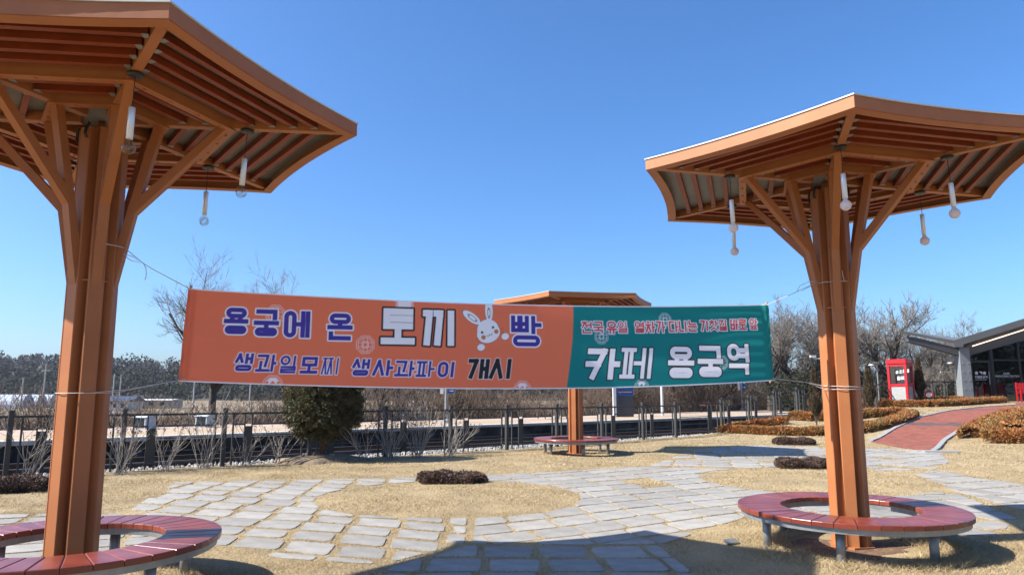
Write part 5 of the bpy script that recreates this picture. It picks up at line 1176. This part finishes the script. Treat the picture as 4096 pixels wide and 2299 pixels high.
# signs on the glass
b = MB()
for cx in (25.24, 25.68):
    n = 24; b.poly([(cx - 24 + .085 * math.cos(2 * math.pi * i / n), .4375, 2.62 - CZ + .085 * math.sin(2 * math.pi * i / n)) for i in range(n)])
b.poly([(25.37 - 24, .4375, 2.70 - CZ), (25.56 - 24, .4375, 2.54 - CZ), (25.56 - 24, .4375, 2.70 - CZ)]); b.build('logo', 'vinyl_white', cf)
hangul('카페용궁역', 25.13 - 24, 2.33 - CZ, .15, .125, .020, 'vinyl_white', cf, .438)
b = MB()
for i in range(11): b.lim(25.15 - 24 + i * .057, 25.15 - 24 + i * .057 + .04, .4355, .4365, 2.245 - CZ, 2.275 - CZ)
b.build('small_print', 'vinyl_white', cf)
latin('CAFE', .15, 'vinyl_white', cf, (26.86 - 24, .436, 2.54 - CZ)); latin('YONGGUNG STATION', .15, 'vinyl_white', cf, (26.86 - 24, .436, 2.40 - CZ))
# red bench in front of the cafe
rb = empty('red_bench', (26.42, 36.9, float(gz(26.42, 36.9)) + .03), R(-12), 'red slatted wooden bench by the cafe window at the frame edge', 'bench')
for k in range(12): b = MB(); b.bbox(-.02 + k * .11, .06 + k * .11, .22, .25, .45, .95, .005); b.build('back_slat', 'red', rb)
for k in range(4): b = MB(); b.lim(-.08, 1.36, -.22 + k * .11, -.13 + k * .11, .41, .44); b.build('seat_slat', 'red', rb)
for x in (-.1, 1.3):
    for y in (-.22, .2): b = MB(); b.bbox(x, x + .07, y, y + .07, -.03, .66 if y < 0 else .98, .006); b.build('leg', 'red', rb)
    b = MB(); b.lim(x - .01, x + .08, -.26, .2, .661, .70); b.build('armrest', 'red', rb)
b = MB(); b.lathe([(.12, 0), (.14, .33), (.13, .34)], 14); tag(b.build('plant_pot', 'house_wall', None, (27.35, 36.9, float(gz(27.35, 36.9)) + .03)), 'small pale pot under the red bench', 'pot')

# ------------------------------------------------------------------ red wish booth
BX, BY = 19.62, 35.75; bz = float(gz(BX, BY))
bo = empty('phone_booth', (BX, BY, bz), R(-48), 'red telephone style booth with white corrugated panels and glass', 'booth')
hw, HB = .40, 2.28
for sx in (-1, 1):
    for sy in (-1, 1): b = MB(); b.bbox(sx * hw - .06, sx * hw + .06, sy * hw - .06, sy * hw + .06, -.1, HB - .16, .008); b.build('corner_post', 'red', bo)
b = MB(); b.bbox(-hw - .09, hw + .09, -hw - .09, hw + .09, HB - .16, HB + .06, .04); b.build('roof_cap', 'red', bo)
for k in range(4):
    sd_ = empty('side_panel', (0, 0, 0)); sd_.parent = bo; sd_.rotation_euler = (0, 0, R(90 * k))
    for z0, z1 in ((.98, 1.12), (-.05, .06), (HB - .30, HB - .161)): b = MB(); b.lim(-hw + .061, hw - .061, -hw - .045, -hw + .045, z0, z1); b.build('cross_rail', 'red', sd_)
    b = MB(); n = 30
    for i in range(n):
        z0 = .065 + i * .0303; b.prism([(-hw + .065, -hw - .012, z0), (-hw + .065, -hw - .03, z0 + .015), (-hw + .065, -hw - .012, z0 + .029), (-hw + .065, -hw + .0, z0 + .015)], [(hw - .065, -hw - .012, z0), (hw - .065, -hw - .03, z0 + .015), (hw - .065, -hw - .012, z0 + .029), (hw - .065, -hw + .0, z0 + .015)])
    b.build('corrugated_sheet', 'corrugated', sd_)
    if k in (0, 1): b = MB(); b.lim(-hw + .062, hw - .062, -hw - .006, -hw + .002, 1.121, HB - .301); b.build('glass', 'clear_pane', sd_)
    else:
        b = MB()
        for i in range(20):
            z0 = 1.125 + i * .0425; b.prism([(-hw + .065, -hw - .012, z0), (-hw + .065, -hw - .03, z0 + .02), (-hw + .065, -hw - .012, z0 + .041), (-hw + .065, -hw + .0, z0 + .02)], [(hw - .065, -hw - .012, z0), (hw - .065, -hw - .03, z0 + .02), (hw - .065, -hw - .012, z0 + .041), (hw - .065, -hw + .0, z0 + .02)])
        b.build('upper_sheet', 'corrugated', sd_)
b = MB(); b.bbox(-.15, .12, .25, .4, 1.05, 1.45, .02); b.build('telephone', 'blue_sign', bo)
hangul('#소원을', -.32, 1.62, .17, .145, .024, 'vinyl_white', bo, -hw - .012, 'lettering', .10, .15, .10)
hangul('말해봐', -.22, 1.30, .18, .15, .025, 'vinyl_white', bo, -hw - .012, 'lettering', .10, .15, .06)
s_ = hangul('소원의전화', -.30, HB - .09, .085, .085, .013, 'vinyl_white', bo, 0, 'lettering'); s_.rotation_euler = (0, 0, R(90)); s_.location = (hw + .0915, 0, 0)
# slim lamp post beside the booth, round sign on the fence
def lamppost(x, y, z, h, lab, head=True, m='white_metal', r=.06):
    rt = empty('lamp_post', (x, y, z), 0, lab, 'lamp post'); b = MB(); b.tube([(0, 0, -.1), (0, 0, h)], [r, r * .8], 10); b.build('pole', m, rt)
    if head: b = MB(); b.lathe([(.05, h), (.15, h + .02), (.14, h + .06), (.05, h + .09)], 14, (-.28, 0, 0)); b.build('lamp_head', 'white_metal', rt); b = MB(); b.box((-.17, 0, h + .04), .2, .03, .02); b.build('arm', m, rt)
    return rt
lamppost(18.75, 36.3, float(gz(18.75, 36.3)), 2.05, 'slim grey lamp post just left of the red booth', True, 'steel', .04)
lamppost(26.1, 41.6, 1.1, 2.15, 'lamp post partly hidden behind the cafe column', True, 'steel', .04)
lamppost(7.46, 35.37, .44, 3.0, 'round white post on the platform right of the blue sign', False, 'white_metal', .075)
rt = empty('round_sign', (22.7, 38.7, float(gz(22.7, 38.7)) + .42), R(-20), 'round red and white sign on the fence right of the booth', 'sign')
b = MB(); b.lathe([(.21, 0), (.21, .02)], 24); o = b.build('disc', 'red', rt); o.rotation_euler = (R(90), 0, 0)
b = MB(); b.lathe([(.135, 0), (.135, .004)], 24); o = b.build('white_centre', 'vinyl_white', rt, (0, -.021, 0)); o.rotation_euler = (R(90), 0, 0)
b = MB(); b.lim(-.02, .02, .002, .03, -.5, .1); b.build('bracket', 'fence', rt)
# camera mast hidden behind the right trunk with its arm showing
cm = empty('camera_mast', (14.9, 32.5, .7), 0, 'white surveillance camera arm sticking out left of the right trunk', 'camera mast')
b = MB(); b.tube([(0, 0, -.1), (0, 0, 2.75)], .06, 8); b.build('mast', 'white_metal', cm)
b = MB(); b.tube([(0, 0, 2.35), (-1.0, 0, 2.42)], .035, 6); b.build('arm', 'white_metal', cm)
b = MB(); b.box((-1.05, -.05, 2.50), .13, .06, .05); b.box((-1.02, -.04, 2.44), .03, .03, .03); b.build('camera_body', 'white_metal', cm)
b = MB(); b.tube([(-.15, 0, 2.33), (-.5, 0, 2.33), (-.55, 0, 2.28), (-.55, 0, 1.98), (-.5, 0, 1.93), (-.15, 0, 1.93)], .02, 6); b.build('bracket', 'white_metal', cm)

# ------------------------------------------------------------------ platform furniture
PZ = .44
def plat_sign(x, y, lab):
    rt = empty('station_sign', (x, y, PZ), R(8), lab, 'sign'); w = .42
    b = MB(); b.bbox(-w, w, -.06, .06, 0, .95, .01); b.build('base', 'dark_sign', rt)
    b = MB(); b.lim(-w, w, -.055, .055, .951, 2.5); b.build('board', 'blue_sign', rt)
    b = MB(); b.lim(-w - .14, -w - .002, -.08, .08, 0, 2.6); b.build('white_upright', 'white_metal', rt)
    latin('Yonggung', .15, 'vinyl_white', rt, (-.36, -.058, 1.66), align='LEFT'); latin('|', .15, 'vinyl_white', rt, (.16, -.058, 1.66), align='LEFT')
    hangul('용궁', -.30, 1.95, .26, .24, .035, 'vinyl_white', rt, -.056)
    b = MB()
    for k in range(2):
        x0 = .20 + k * .11
        for q in range(4): b.lim(x0, x0 + .09, -.0595, -.0575, 1.66 + q * .032, 1.672 + q * .032)
        b.lim(x0 + .035, x0 + .047, -.0605, -.0596, 1.66, 1.77)
    b.build('lettering', 'vinyl_white', rt)
    hangul('개포', -.33, 1.36, .10, .09, .015, 'vinyl_white', rt, -.056, gapw=.35); hangul('점촌', .12, 1.36, .10, .09, .015, 'vinyl_white', rt, -.056, gapw=.35)
    b = MB(); b.lim(-.22, .34, -.0605, -.0565, 1.13, 1.165); b.poly([(-.34, -.0605, 1.165), (-.20, -.0605, 1.075), (-.22, -.0605, 1.1649)]); b.build('arrow', 'yellow', rt)
plat_sign(5.29, 33.45, 'tall blue station name sign on the platform behind the far shelter')
def pole_sign(x, y, h, zs, w, hh, lab, rz=0.0):
    rt = empty('platform_sign', (x, y, PZ), rz, lab, 'sign'); b = MB(); b.tube([(0, 0, 0), (0, 0, h)], .055, 8); b.build('pole', 'steel', rt)
    b = MB(); b.lim(.08, .08 + w, -.02, .02, zs - PZ, zs - PZ + hh); pn = b.build('panel', 'blue_sign', rt)
    b = MB(); b.lim(.02, .079, -.015, .015, zs - PZ + hh * .2, zs - PZ + hh * .3); b.lim(.02, .079, -.015, .015, zs - PZ + hh * .7, zs - PZ + hh * .8); b.build('clamp', 'steel', rt)
    b = MB(); b.lim(-.22, -.10, -.03, .03, zs - PZ - .02, zs - PZ + .5); b.lim(-.0999, -.056, -.01, .01, zs - PZ + .1, zs - PZ + .14); b.build('side_box', 'white_metal', rt)
    b = MB()
    for k in range(2): b.lim(.11 + k * w * .4, .11 + k * w * .4 + w * .2, -.0225, -.0205, zs - PZ + hh * .55, zs - PZ + hh * .75)
    b.lim(.11, .05 + w, -.0225, -.0205, zs - PZ + hh * .2, zs - PZ + hh * .26); b.build('lettering', 'vinyl_white', rt)
    b = MB(); b.lathe([(.13, 0), (.13, .10), (.08, .14)], 12); b.build('foot', 'bluegrey_box', rt)
pole_sign(-2.46, 26.53, 2.9, 1.52, .22, .40, 'steel pole with a small blue sign under the orange banner')
pole_sign(14.86, 45.96, 3.2, 1.75, .20, .75, 'steel pole with a narrow blue sign under the teal banner')
def plat_bench(x, y, lab):
    rt = empty('platform_bench', (x, y, PZ), ang_f, lab, 'bench', 'benches on the platform')
    for k in range(4): b = MB(); b.lim(-.8, .8, -.2 + k * .105, -.11 + k * .105, .40, .43); b.build('seat_slat', 'bench_wood', rt)
    for sx in (-.62, .62):
        b = MB(); b.tube([(sx, -.24, 0), (sx, -.18, .2), (sx, -.16, .39), (sx, .16, .39), (sx, .18, .2), (sx, .24, 0)], .022, 6); b.build('leg', 'black_plastic', rt)
        b = MB(); b.tube([(sx, -.2, .44), (sx, -.26, .52), (sx, -.16, .58), (sx, .1, .56), (sx, .2, .44)], .018, 6); b.build('armrest', 'black_plastic', rt)
plat_bench(1.75, 31.0, 'red slatted platform bench left of the far shelter trunk'); plat_bench(11.5, 41.2, 'red slatted platform bench behind the white post')
for x, y, lab in ((-11.35, 22.1, 'pale box with a small pitched roof at the platform back, left one'), (-9.95, 23.2, 'pale box with a small pitched roof at the platform back, right one')):
    rt = empty('equipment_box', (x, y, PZ), R(-20), lab, 'box', 'equipment boxes on the platform')
    b = MB(); b.bbox(-.24, .24, -.2, .2, 0, .34, .01); b.build('body', 'bluegrey_box', rt)
    b = MB(); b.prism([(-.27, -.23, .342), (-.27, .23, .342), (-.27, 0, .45)], [(.27, -.23, .342), (.27, .23, .342), (.27, 0, .45)]); b.build('roof', 'bluegrey_box', rt)
    b = MB(); b.lim(-.18, .18, -.212, -.2005, .04, .32); b.build('door', 'dark_glass', rt)

# ------------------------------------------------------------------ thin winter haze
b = MB(); b.lim(-700, 700, -60, 640, -3.2, 48)
hz_ = b.build('haze', 'paint'); hz_.data.materials.clear()
hm = bpy.data.materials.new('haze_air'); hm.use_nodes = True; nt = hm.node_tree; nt.nodes.remove(nt.nodes['Principled BSDF'])
pv = nt.nodes.new('ShaderNodeVolumePrincipled'); pv.inputs['Color'].default_value = (.80, .88, 1.0, 1); pv.inputs['Density'].default_value = 0.00012; pv.inputs['Anisotropy'].default_value = .2
nt.links.new(pv.outputs[0], nt.nodes['Material Output'].inputs['Volume']); hz_.data.materials.append(hm); tag(hz_, 'thin pale winter haze over the fields', 'haze', kind='stuff')
